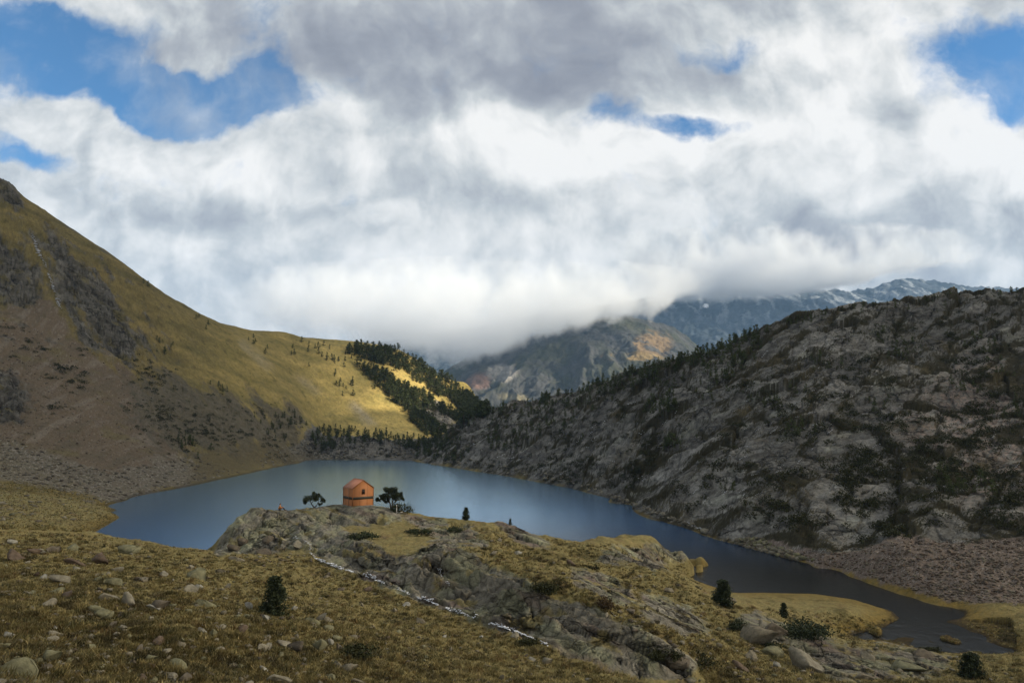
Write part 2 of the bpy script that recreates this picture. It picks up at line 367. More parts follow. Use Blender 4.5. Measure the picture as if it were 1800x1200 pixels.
# far shore hummock, sunlit hill, long left slope
ctl((600, 790, 412), (680, 793, 412), (560, 765, 438), (620, 768, 430), (680, 775, 428), (740, 787, 418), (500, 790, 405), (540, 785, 415))
for px in (580, 650, 720, 770): flat(px, 475, 6)
ctl((600, 740, 500), (700, 755, 520), (780, 770, 545), (660, 690, 560), (620, 640, 590), (700, 655, 600), (820, 735, 630), (760, 705, 610), (745, 665, 645), (850, 730, 670), (800, 745, 580))
ctl_line([(430, 580, 505), (470, 585, 540), (510, 587, 565), (550, 598, 595), (600, 604, 620), (650, 608, 635), (700, 617, 650), (740, 637, 660), (790, 668, 670), (830, 694, 680), (866, 717, 690)])
for px, z in ((430, 60), (510, 62), (600, 60), (700, 55), (790, 30), (866, 5)): flat(px, 850, z); flat(px, 1100, z - 60)
ctl_line([(-300, 120, 345), (-150, 220, 352), (0, 318, 372), (40, 352, 376), (100, 390, 382), (150, 422, 388), (200, 457, 395), (250, 494, 405), (300, 531, 420), (350, 556, 440), (400, 576, 470), (430, 580, 505)])
for px, Y, z in ((-150, 470, 145), (0, 480, 125), (100, 500, 105), (200, 520, 90), (300, 560, 72), (-150, 800, 60), (0, 900, 20), (200, 1000, 0)): flat(px, Y, z)
for col in ([(-200, 850, 195), (-200, 700, 235), (-200, 500, 295)], [(0, 830, 210), (0, 750, 240), (0, 650, 275), (0, 550, 308), (0, 450, 338)], [(100, 850, 213), (100, 750, 253), (100, 650, 290), (100, 500, 342)],
            [(200, 860, 222), (200, 800, 255), (200, 700, 300), (200, 600, 338), (200, 525, 368)], [(300, 800, 290), (300, 700, 337), (300, 620, 378)], [(400, 790, 330), (400, 700, 385), (400, 640, 425)], [(500, 780, 392), (500, 740, 422), (500, 680, 462), (500, 620, 520)]):
    ctl(*col)
for px in (700, 900, 1100, 1400, 1800, 2200): flat(px, 1100, -60); flat(px, 1600, -90)
for px in (-300, 0, 300): flat(px, 1600, -60)
flat(930, 800, -15); flat(900, 600, 0); flat(960, 560, 5)

UMAX = 0.95
_ctl = np.array(_ctl); KV = 0.9
def _rbf(cu, cv):
    P = np.c_[_ctl[:, 0], _ctl[:, 1] * KV]; c2 = .010 ** 2
    ph = lambda a, b: np.sqrt((a[:, None, 0] - b[None, :, 0]) ** 2 + (a[:, None, 1] - b[None, :, 1]) ** 2 + c2)
    A = ph(P, P); n = len(P); A[np.arange(n), np.arange(n)] += -0.0015       # a little smoothing
    M = np.zeros((n + 1, n + 1)); M[:n, :n] = A; M[:n, n] = 1; M[n, :n] = 1
    w = np.linalg.solve(M, np.r_[_ctl[:, 2], 0])
    out = np.zeros((len(cv), len(cu)))
    for j, v in enumerate(cv):
        out[j] = ph(np.c_[cu, np.full(len(cu), v * KV)], P) @ w[:n] + w[n]
    return out
def _cubic(x, grid):
    """Catmull-Rom interpolation weights of x on a regular grid"""
    h = grid[1] - grid[0]; f = np.clip((x - grid[0]) / h, 0, len(grid) - 1.001); i = np.floor(f).astype(int); t = f - i
    W = np.zeros((len(x), len(grid)), np.float32); k = np.arange(len(x))
    for o, c in ((-1, -.5 * t + t ** 2 - .5 * t ** 3), (0, 1 - 2.5 * t ** 2 + 1.5 * t ** 3), (1, .5 * t + 2 * t ** 2 - 1.5 * t ** 3), (2, -.5 * t ** 2 + .5 * t ** 3)):
        np.add.at(W, (k, np.clip(i + o, 0, len(grid) - 1)), c)
    return W
cu = np.linspace(-1, 1, 300); cv = np.linspace(math.log(11.5), math.log(1650), 380)
_q = _rbf(cu, cv)
US = np.unique(np.r_[np.linspace(-UMAX, -.73, 26), np.linspace(-.73, .73, 1010), np.linspace(.73, UMAX, 26)])
_d = lambda Y: np.interp(Y, [12, 16, 22, 45, 46, 115, 116, 280, 281, 400, 401, 720, 760, 1600], [60, 120, 230, 260, 520, 520, 430, 430, 330, 330, 420, 420, 60, 40])
_yy = np.exp(np.linspace(math.log(12), math.log(1600), 6000)); _c = np.r_[0, np.cumsum(_d((_yy[1:] + _yy[:-1]) / 2) * np.diff(np.log(_yy)))]
VS = np.interp(np.arange(0, _c[-1]), _c, np.log(_yy)); YS = np.exp(VS)
NU, NV = len(US), len(VS)
Q = (_cubic(VS, cv) @ _q.astype(np.float32)) @ _cubic(US, cu).T
Yg = np.repeat(YS[:, None], NU, 1).astype(np.float32); Xg = (US[None, :] * YS[:, None]).astype(np.float32)
Zb = (Q * YS[:, None]).astype(np.float32)
def to_px(u, s):
    fc = math.cos(PITCH) + math.sin(PITCH) * s; uc = -math.sin(PITCH) + math.cos(PITCH) * s
    return 900 + FPX * u / fc, 600 - FPX * uc / fc
PX, PY = to_px(US[None, :], (Zb - CAM_H) / YS[:, None])
PX = PX.astype(np.float32); PY = PY.astype(np.float32)

# masks drawn as outlines on the ground, softened and broken up by noise
_mx0, _my0, _ms = -300, -100, 4.0
def outline_mask(poly, feather=10, warp=14, seed=0, wscale=None):
    W, H = int(2400 / _ms), int(1400 / _ms)
    gx, gy = np.meshgrid(_mx0 + (np.arange(W) + .5) * _ms, _my0 + (np.arange(H) + .5) * _ms)
    ins = np.zeros((H, W), bool); n = len(poly)
    for i in range(n):
        (x0, y0), (x1, y1) = poly[i], poly[(i + 1) % n]
        if y0 == y1: continue
        cr = ((y0 > gy) != (y1 > gy)) & (gx < (x1 - x0) * (gy - y0) / (y1 - y0) + x0); ins ^= cr
    m = ins.astype(np.float32); r = max(1, int(feather / _ms))
    for _ in range(2):
        for ax in (0, 1):
            c = np.cumsum(np.concatenate([np.repeat(np.take(m, [0], ax), r + 1, ax), m, np.repeat(np.take(m, [-1], ax), r, ax)], ax), ax)
            a = np.take(c, np.arange(2 * r + 1, c.shape[ax]), ax) - np.take(c, np.arange(0, c.shape[ax] - 2 * r - 1), ax); m = a / (2 * r + 1)
    x = PX + warp * WN1; y = PY + warp * WN2
    fx = np.clip((x - _mx0) / _ms - .5, 0, W - 1.01); fy = np.clip((y - _my0) / _ms - .5, 0, H - 1.01)
    ix = fx.astype(np.int32); iy = fy.astype(np.int32); fx = fx - ix; fy = fy - iy
    return (m[iy, ix] * (1 - fx) * (1 - fy) + m[iy, ix + 1] * fx * (1 - fy) + m[iy + 1, ix] * (1 - fx) * fy + m[iy + 1, ix + 1] * fx * fy)
# noise whose grain follows distance
_lu = US[None, :] * 14 + 0 * VS[:, None]; _lv = VS[:, None] * 14 + 0 * US[None, :]
WN1 = fbm(_lu * 1.6, _lv * 1.6, 40, 5, .6); WN2 = fbm(_lu * 1.6, _lv * 1.6, 50, 5, .6)

# the peat channels and the little bay are cut into the ground
def carve(poly, feather, depth, y0, y1):
    global Zb
    m = outline_mask(poly, feather, 0) * (Yg > y0) * (Yg < y1)
    Zb = np.where(m > .5, np.minimum(Zb, -depth), Zb)
carve([(1560, 1092), (1598, 1080), (1640, 1085), (1622, 1104), (1680, 1117), (1752, 1138), (1740, 1150), (1660, 1133), (1600, 1116), (1560, 1118), (1505, 1120), (1502, 1112), (1555, 1106)], 3, .15, 60, 95)
carve([(1186, 1001), (1225, 996), (1262, 988), (1310, 990), (1310, 1036), (1285, 1036), (1232, 1020)], 4, .6, 92, 140)
_m = outline_mask([(1625, 1088), (1780, 1085), (1790, 1135), (1700, 1130), (1640, 1112)], 5, 0) * (Yg > 60) * (Yg < 95); Zb = np.where(_m > .5, np.minimum(Zb, .14), Zb)
RIGHT = outline_mask([(725, 808), (770, 775), (800, 740), (870, 700), (1000, 660), (1200, 600), (1400, 530), (1800, 470), (2100, 450), (2100, 945), (1800, 945), (1640, 965), (1590, 940), (1500, 965), (1420, 975), (1330, 960), (1250, 945), (1130, 905), (1105, 886), (1000, 857), (850, 830)], 8, 10)
RIGHT[Yg < 100] = 0
SCR_R = outline_mask([(1255, 950), (1330, 945), (1420, 965), (1500, 968), (1590, 935), (1660, 960), (1810, 935), (2000, 935), (2000, 1050), (1800, 1062), (1690, 1062), (1600, 1035), (1500, 1010), (1400, 985)], 10, 12)
PINK = outline_mask([(1640, 660), (1900, 600), (1900, 900), (1740, 880), (1640, 850), (1570, 780)], 30, 40)
CRAG = np.maximum.reduce([outline_mask([(55, 410), (80, 402), (130, 440), (180, 490), (240, 560), (275, 600), (265, 625), (215, 635), (160, 600), (130, 550), (105, 520)], 14, 44),
                          outline_mask([(-200, 400), (20, 420), (60, 480), (78, 525), (60, 545), (20, 530), (-200, 520)], 14, 40),
                          outline_mask([(-200, 640), (20, 655), (50, 690), (60, 720), (30, 735), (-200, 745)], 12, 30),
                          outline_mask([(-200, 240), (0, 310), (30, 335), (48, 365), (30, 372), (0, 345), (-200, 300)], 5, 10)])
CRAG[(Yg < 180) | (Yg > 480)] = 0
LSLOPE = outline_mask([(235, 640), (300, 650), (380, 690), (470, 715), (540, 745), (560, 800), (480, 815), (440, 790), (380, 800), (300, 790), (230, 760), (235, 700)], 34, 60); LSLOPE[Yg > 470] = 0
SCR_L = outline_mask([(-200, 530), (40, 540), (90, 520), (130, 580), (190, 640), (250, 650), (260, 740), (330, 800), (360, 850), (190, 890), (150, 850), (80, 850), (0, 790), (-200, 760)], 26, 48)
SCR_G = outline_mask([(-200, 755), (0, 770), (100, 800), (190, 830), (330, 800), (400, 835), (250, 870), (185, 890), (120, 860), (-200, 850)], 12, 20)
HUMM = outline_mask([(545, 750), (640, 750), (780, 770), (735, 808), (560, 810), (530, 795)], 6, 10); HUMM[(Yg < 395) | (Yg > 470)] = 0
LEDGE = outline_mask([(470, 805), (540, 770), (560, 808), (600, 800), (730, 800), (728, 812), (560, 812)], 4, 8)
CLIFF = outline_mask([(735, 700), (775, 705), (800, 745), (790, 760), (760, 745), (730, 720)], 6, 10); CLIFF[Yg < 480] = 0
PROM = np.maximum.reduce([outline_mask([(375, 975), (395, 930), (420, 900), (450, 888), (520, 890), (560, 884), (660, 880), (700, 895), (712, 915), (680, 920), (600, 925), (560, 940), (530, 960), (480, 970), (440, 970)], 5, 8),
                          outline_mask([(530, 965), (560, 930), (600, 925), (650, 950), (690, 975), (740, 1050), (800, 1075), (760, 1068), (660, 1024), (600, 1000)], 5, 9),
                          outline_mask([(700, 985), (760, 952), (800, 958), (870, 995), (950, 1030), (1050, 1075), (1150, 1125), (1230, 1165), (1200, 1195), (1120, 1188), (985, 1142), (860, 1098), (740, 1056)], 5, 9)])
PROM2 = np.maximum.reduce([outline_mask([(860, 912), (910, 910), (950, 945), (980, 965), (940, 960), (890, 940)], 5, 9), outline_mask([(1000, 1000), (1080, 1015), (1130, 1060), (1080, 1060), (1010, 1030)], 6, 10),
                           outline_mask([(1280, 1085), (1330, 1075), (1420, 1110), (1500, 1130), (1440, 1160), (1340, 1120)], 6, 9), outline_mask([(1060, 965), (1150, 960), (1240, 972), (1150, 1000), (1040, 985)], 8, 14),
                           outline_mask([(1120, 1040), (1200, 1060), (1260, 1110), (1200, 1120), (1130, 1080)], 8, 14), outline_mask([(700, 905), (780, 910), (800, 935), (740, 930)], 6, 9),
                           outline_mask([(740, 920), (830, 925), (860, 965), (770, 955)], 6, 16), outline_mask([(1400, 1130), (1700, 1140), (1640, 1190), (1450, 1200)], 14, 26) * .75])
PROM[Yg > 125] = 0; PROM2[Yg > 130] = 0
PATCHY = fbm(_lu * 2.4 + 3, _lv * 2.4, 60, 5, .6)
NEAR = Yg < 82
ROCKY_FG = sstep(.32, .6, PATCHY) * sstep(900, 960, PY) * NEAR * .55
GRASS_G = outline_mask([(-300, 1120), (60, 1140), (130, 1200), (60, 1260), (-300, 1260)], 14, 20)

# real relief: blocks and cracks where there is rock, tussocks where there is grass
Zf = Zb.copy()
ca, sa = math.cos(math.atan2(-29, 23)), math.sin(math.atan2(-29, 23))
AL = Xg * ca + Yg * sa; AC = -Xg * sa + Yg * ca; AC = AC * .9 + Zb * 1.25
wj = fbm(Xg * .5, Yg * .5, 5, 4) * .8
pk = np.clip(np.maximum(PROM, PROM2 * .9), 0, 1)
f1, f2, cid, ti1 = worley(AL / 6.5 + wj * .3, AC / 2.2 + wj * .35, 1); g1, g2, gid, ti2 = worley(AL / 2.2 + wj * .3, AC / .9 + wj * .3, 2)
crk = np.exp(-((f2 - f1) / .045) ** 2); crk2 = np.exp(-((g2 - g1) / .06) ** 2)
PCR = np.maximum(crk, .55 * crk2)
hp = (cid - .5) * .22 + ti1 * .42 + ti2 * .07 - crk * .38 - crk2 * .08 + (ridged(AL / 7, AC / 2.6, 7, 4) - .6) * .75 + fbm(Xg * 2.5, Yg * 2.5, 15, 4) * .10
calm = np.ones_like(Zb)
for px, py, Y, r_ in ((625, 889, 92, 3.2), (645, 890, 90.5, 2.6), (603, 887, 93, 2.4), (553, 892, 93, 1.8), (689, 895, 90, 2.2), (491, 896, 92, 1.4), (820, 914, 91, 1.5), (660, 893, 89.5, 2.0), (530, 896, 92.5, 1.5), (635, 897, 88.5, 1.8)):
    x_, y_, z_ = at(px, py, Y); calm *= 1 - .93 * np.exp(-(((Xg - x_) ** 2 + (Yg - y_) ** 2) / r_ ** 2) ** 2)
hp = hp + (ridged(AL * .5, AC * .7, 17, 4, .5) - .6) * .13
Zf += pk * hp * sstep(20, 50, Yg) * (.12 + .88 * calm)
# right hill: ribs climbing to the right, slabs, ledges
ar = R(33); e1 = Xg * math.cos(ar) + Zb * math.sin(ar) * 1.4; e2 = -Xg * math.sin(ar) + Zb * math.cos(ar) * 1.4 + Yg * .25
wr = fbm(Xg * .05, Yg * .05, 9, 4)
r1, r2, rid, ti3 = worley(e1 / 24 + wr * .5, e2 / 7.5 + wr * .8, 3); k1, k2, kid, ti4 = worley(e1 / 6.5 + wr, e2 / 2.6 + wr * 1.5, 4)
q1, q2, qid, ti5 = worley(Xg / 2.2 + wr * 2, (Yg * .6 + Zb) / 1.7, 6)
RCR = np.exp(-((r2 - r1) / .06) ** 2); RCR2 = np.exp(-((k2 - k1) / .08) ** 2)
hr = (rid - .5) * 2.2 + ti3 * 5.0 + (kid - .5) * .6 + ti4 * 1.9 + ti5 * .55 - RCR * 1.6 - RCR2 * .35 + (ridged(e1 / 40, e2 / 11, 21, 6, .55) - .6) * 6.5 + fbm(Xg * .35, Yg * .35, 25, 4) * .8
rs = np.clip(Yg / 200, .45, 1.35)
hr = hr + (ridged(Xg * .22, (Yg * .6 + Zb) * .3, 27, 5, .6) - .6) * 1.7
edge = sstep(0, 3.0, Zb)                                                     # leave the waterline where it is
Zf += RIGHT * hr * rs * .36 * (.3 + .7 * edge)
# crags of the left mountain, rocky slope, hummock
ck = np.clip(CRAG + .6 * LSLOPE + HUMM + CLIFF, 0, 1)
m1, m2, mid_, ti6 = worley(Xg / 7 + wr, (Yg + Zb) / 6 + wr, 8); n1_, n2_, nid, ti7 = worley(Xg / 2.6 + wr, (Yg + Zb) / 2.4, 10)
MCR = np.exp(-((m2 - m1) / .08) ** 2)
hm = (mid_ - .5) * 1.8 + ti6 * 3.2 + (nid - .5) * .5 + ti7 * 1.3 - MCR * .9 + (ridged(Xg / 16, (Yg + Zb) / 22, 31, 6, .55) - .55) * 7.0 + (ridged(Xg / 4, (Yg + Zb) / 4, 33, 5, .6) - .6) * 2.4
Zf += ck * hm * edge * (.6 + .15 * CRAG)
Zf += np.clip(SCR_L + SCR_R + SCR_G, 0, 1) * edge * (fbm(Xg * .9, Yg * .9, 35, 4) * .28)
# gullies and swells on the big grass slopes; tussocks near by
big = (Yg > 190) & (PX < 900)
Zf += big * edge * (1 - ck) * (fbm(Xg / 28, Yg / 45, 36, 5) * 1.6 + fbm(Xg / 3.5, Yg / 5, 37, 3) * .22)
gr = np.clip(1 - pk, 0, 1)
lump = fbm(Xg * 1.3, Yg * 1.3, 38, 4, .6) * .16 + fbm(Xg * .28, Yg * .28, 39, 3) * .30 + np.maximum(0, ridged(Xg * 2.6, Yg * 2.6, 45, 2) - .62) * .22
lowm = sstep(.3, 2.2, Zb)                                                    # wet meadows by the water are flat
Zf += (Yg < 190) * gr * lump * (.12 + .88 * lowm) * np.where(Yg > 95, .6, 1)
hd = outline_mask([(700, 900), (1000, 930), (1250, 960), (1260, 1060), (1300, 1200), (1100, 1150), (850, 980)], 20, 20) * (Yg > 44) * (Yg < 120)
Zf += hd * gr * ((ridged(AL / 9, AC / 4.5, 55, 4) - .6) * 1.2) * sstep(1.5, 5.0, Zb)
Zf = np.where((Zb > .05) & (Yg < 450), np.maximum(Zf, .06 + 0 * Zf), Zf)
Zf = np.where(Zb < 0, np.minimum(Zf, -.02 + .4 * Zb), Zf)
Zf = Zf.astype(np.float32)

# ---- lookups for everything that stands on the ground
def ground(x, y):
    x = np.asarray(x, float); y = np.asarray(y, float)
    fu = np.interp(x / y, US, np.arange(NU)); fv = np.interp(np.log(y), VS, np.arange(NV))
    i = np.clip(fu.astype(int), 0, NU - 2); j = np.clip(fv.astype(int), 0, NV - 2); a = fu - i; b = fv - j
    return (Zf[j, i] * (1 - a) + Zf[j, i + 1] * a) * (1 - b) + (Zf[j + 1, i] * (1 - a) + Zf[j + 1, i + 1] * a) * b
_S = ((Zf - CAM_H) / Yg)
_SM = np.maximum.accumulate(_S, 0)
def hit(px, py, ymin=12.0):
    """the point of the ground seen at a photograph pixel; None where the sky or the water is seen"""
    u, s = ray(px, py); i = int(np.clip(np.interp(u, US, np.arange(NU)), 0, NU - 1))
    j0 = int(np.searchsorted(YS, ymin)); col = _S[:, i] if ymin > 12 else None
    if col is None:
        j = int(np.searchsorted(_SM[:, i], s))
    else:
        k = np.nonzero(col[j0:] >= s)[0]; j = j0 + int(k[0]) if len(k) else NV
    if j >= NV or j < 1: return None
    s0, s1 = _S[j - 1, i], _S[j, i]; t = 0 if s1 == s0 else float(np.clip((s - s0) / (s1 - s0), 0, 1))
    Y = YS[j - 1] + (YS[j] - YS[j - 1]) * t; X = u * Y
    return np.array([X, Y, float(ground(X, Y))])

# ---- colour of what lies on the ground (rock, scree, dry grass, heath, wet peat, old snow)
c = lambda *v: np.array(v, np.float32)
fine = fbm(_lu * 26, _lv * 26, 70, 4, .65); mid = fbm(_lu * 7, _lv * 7, 75, 5, .6); spk = _hash(np.arange(NV)[:, None] + 0 * PX.astype(np.int64), np.arange(NU)[None, :] + 0 * PX.astype(np.int64), 5).astype(np.float32) / 4294967296.
def mixc(col, new, m): return col + (new - col) * np.clip(m, 0, 1)[..., None]
def tone(a, b, t): return a + (b - a) * np.clip(t, 0, 1)[..., None]
golden = c(.240, .190, .080); olive = c(.125, .114, .050); straw = c(.36, .275, .115); brown = c(.135, .092, .042)
gcol = tone(golden, olive, .5 + mid * .9 + fine * .25)
gcol = mixc(gcol, straw, sstep(.3, .8, fine + mid * .4) * .45)
gcol = mixc(gcol, c(.075, .064, .026), sstep(.12, .5, fbm(Xg * .35, Yg * .27, 73, 5, .55)) * .75)
gcol = mixc(gcol, brown, sstep(.10, .5, PATCHY - .05 + fine * .25) * .75)
hillg = tone(c(.265, .200, .068), c(.120, .104, .036), .45 + .8 * fbm(Xg / 18, Yg / 30 + Zb / 9, 77, 5, .6))
hillg = mixc(hillg, c(.10, .085, .032), sstep(.1, .5, fbm(Xg / 2.2, Yg / 3.5 + Zb / 3, 80, 4, .65)) * .55)
hillg = mixc(hillg, c(.07, .064, .022), sstep(.25, .6, fbm(Xg / 5, Yg / 7, 79, 4, .6)) * .55)
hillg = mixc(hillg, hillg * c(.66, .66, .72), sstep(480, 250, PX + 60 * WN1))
hillg = mixc(hillg, hillg * 1.5, sstep(480, 640, PX + 40 * WN1) * (Yg > 430))  # grass of the sunlit hill lightened to add to its sunlight
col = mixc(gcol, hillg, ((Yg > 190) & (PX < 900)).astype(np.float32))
meadow = sstep(1.6, .3, Zb) * (Zb > 0) * (Yg < 200)
col = mixc(col, tone(c(.20, .135, .034), c(.085, .066, .022), .5 + mid * .9 + fine * .6), meadow * .85)
col = mixc(col, c(.018, .014, .010), sstep(.35, .05, Zb + .25 * fine) * (Yg < 120) * (PX > 1440) * (PY > 1070) * .9)
# rock tones
grey = tone(c(.160, .148, .118), c(.080, .073, .058), .5 + mid * .8 + fine * .35)
lich = tone(c(.165, .165, .095), c(.12, .125, .075), .5 + fine)
prk = mixc(grey * .95, lich, sstep(-.1, .45, fbm(Xg / 3, Yg / 3, 82, 4) + .1) * .6)
prk = mixc(prk, c(.105, .078, .066), sstep(.1, .5, fbm(AL / 6, AC / 2, 84, 4)) * .7 * (PX > 600))
prk = prk * 1.45 * (.82 + .36 * cid)[..., None] * (1 - .8 * PCR)[..., None]  # cracks darkened in colour to add crevice shade
prk = mixc(prk, gcol, sstep(.22, .42, fbm(AL / 3.6, AC / 1.4, 83, 4, .5) + .1 * fine) * .85)
col = mixc(col, prk, sstep(.25, .6, pk + fine * .25 + .15 * mid))
rk = tone(c(.190, .184, .166), c(.092, .088, .078), .5 + .8 * fbm(e1 / 7, e2 / 3, 86, 5, .65) + fine * .35)
rk = mixc(rk, c(.235, .238, .195), sstep(.2, .6, fbm(e1 / 12, e2 / 5, 88, 4)) * .5)
rk = mixc(rk, c(.20, .150, .122), PINK * .8 * sstep(-.3, .3, fine + mid))
rk = rk * (.72 + .5 * rid + .22 * (kid - .5))[..., None] * (1 - .6 * np.maximum(RCR2 * .8, RCR))[..., None]
veg = fbm(e1 / 9, e2 / 4, 90, 5, .65) + .35 * fine + .35 * (1 - 2 * np.clip(r2 - r1, 0, .5)) - .10 + .5 * np.exp(-((r2 - r1) / .16) ** 2)
rk = mixc(rk, c(.028, .025, .013), sstep(.30, .46, veg + .40 * fine) * .94)
rk = mixc(rk, c(.10, .080, .040), sstep(.3, .6, fbm(Xg / 14, Yg / 14, 92, 4) + .4 * fine) * .35)
col = mixc(col, rk, sstep(.3, .7, RIGHT + .15 * fine))
scl = tone(c(.150, .112, .078), c(.080, .062, .042), .5 + fine * .9 + mid * .35); scl = mixc(scl, c(.19, .165, .14), (spk > .95) * .45); _st = fbm(Xg / 3.0 + Zb * .12, (Yg + Zb) / 40, 120, 5, .6); scl = mixc(scl, c(.085, .072, .050), sstep(.05, .4, _st) * .6); scl = mixc(scl, c(.165, .140, .112), sstep(.1, .45, -_st) * .6); scl = mixc(scl, c(.105, .088, .040), sstep(.2, .5, fbm(Xg / 14, (Yg + Zb) / 20, 122, 5, .6)) * .6)
col = mixc(col, scl, sstep(.3, .7, SCR_L + .2 * mid + .12 * fine) * .92)
scg = tone(c(.175, .150, .115), c(.085, .074, .052), .5 + fine * .9 + mid * .3); scg = mixc(scg, c(.26, .245, .215), (spk > .9) * .7)
col = mixc(col, scg, sstep(.35, .7, SCR_G + .25 * mid + .15 * fine) * .8)
scr = tone(c(.160, .125, .105), c(.105, .084, .070), .5 + fine * .9 + mid * .3); scr = mixc(scr, c(.24, .225, .205), (spk > .92) * .7)
col = mixc(col, scr, sstep(.35, .65, SCR_R + .2 * mid + .1 * fine) * .95)
crg = tone(c(.120, .112, .095), c(.055, .051, .042), .5 + .9 * fbm(Xg / 5, (Yg + Zb) / 3, 94, 5, .65) + fine * .4) * (.8 + .4 * mid_ + .3 * mid)[..., None] * (1 - .6 * MCR)[..., None]
crg = mixc(crg, c(.10, .085, .034), sstep(.1, .45, fbm(Xg / 9, (Yg + Zb) / 9, 98, 5, .6)) * .75)
_out = sstep(.22, .5, fbm(Xg / 11, (Yg + Zb) / 15, 126, 6, .62)) * sstep(360, 250, PX + 30 * WN1) * (Yg > 200) * (PY < 640)
col = mixc(col, crg, _out * .8)
col = mixc(col, crg, sstep(.25, .75, CRAG + .3 * fine + .35 * mid) * .95)
hmr = tone(c(.20, .19, .165), c(.09, .083, .07), .5 + fine * .6 + mid * .6) * (1 - .45 * MCR)[..., None]
col = mixc(col, hmr, sstep(.3, .6, np.maximum(HUMM, LEDGE) + .2 * fine))
col = mixc(col, hmr * 1.25, sstep(.3, .6, CLIFF + .25 * fine))
lsl = tone(c(.125, .108, .080), c(.060, .054, .036), .5 + fine * .9 + mid * .5)
col = mixc(col, lsl, sstep(.3, .7, LSLOPE + .3 * mid + .2 * fine) * .9)
col = mixc(col, c(.040, .036, .016), sstep(.25, .5, fbm(Xg / 8, (Yg + Zb) / 7, 96, 5, .6)) * np.clip(LSLOPE + .5 * SCR_L * (PX < 140), 0, 1) * .8)
pale = np.maximum.reduce([outline_mask([(610, 708), (625, 705), (665, 748), (650, 748)], 4, 6), outline_mask([(415, 598), (430, 600), (485, 650), (470, 645)], 4, 8) * .7, outline_mask([(515, 660), (530, 662), (570, 695), (555, 690)], 4, 8) * .7])
col = mixc(col, c(.26, .235, .19), pale * (Yg > 380) * sstep(-.5, .3, fine + .3) * .8)
col = mixc(col, grey * 1.15, sstep(.3, .6, ROCKY_FG + GRASS_G + .2 * fine) * .55)
bank = outline_mask([(360, 790), (480, 780), (560, 800), (540, 815), (400, 845), (330, 860), (330, 830)], 8, 14)
col = mixc(col, tone(c(.125, .098, .050), c(.062, .052, .028), .5 + fine + mid * .6), bank * .85 * (Yg < 430))
wet = sstep(.55, .12, Zb) * (Zb > 0) * (Yg > 120)
col = col * (1 - .45 * wet)[..., None]
rock_amt = np.clip(np.maximum.reduce([sstep(.3, .6, pk), sstep(.3, .7, RIGHT) * (1 - .8 * sstep(.30, .46, veg)), .8 * CRAG, HUMM, CLIFF, .5 * LSLOPE]), 0, 1).astype(np.float32)
col = col * np.clip(1 + (.30 - .16 * sstep(.3, .6, pk)) * fine + .24 * mid + .12 * (spk - .5), .35, 1.8)[..., None]

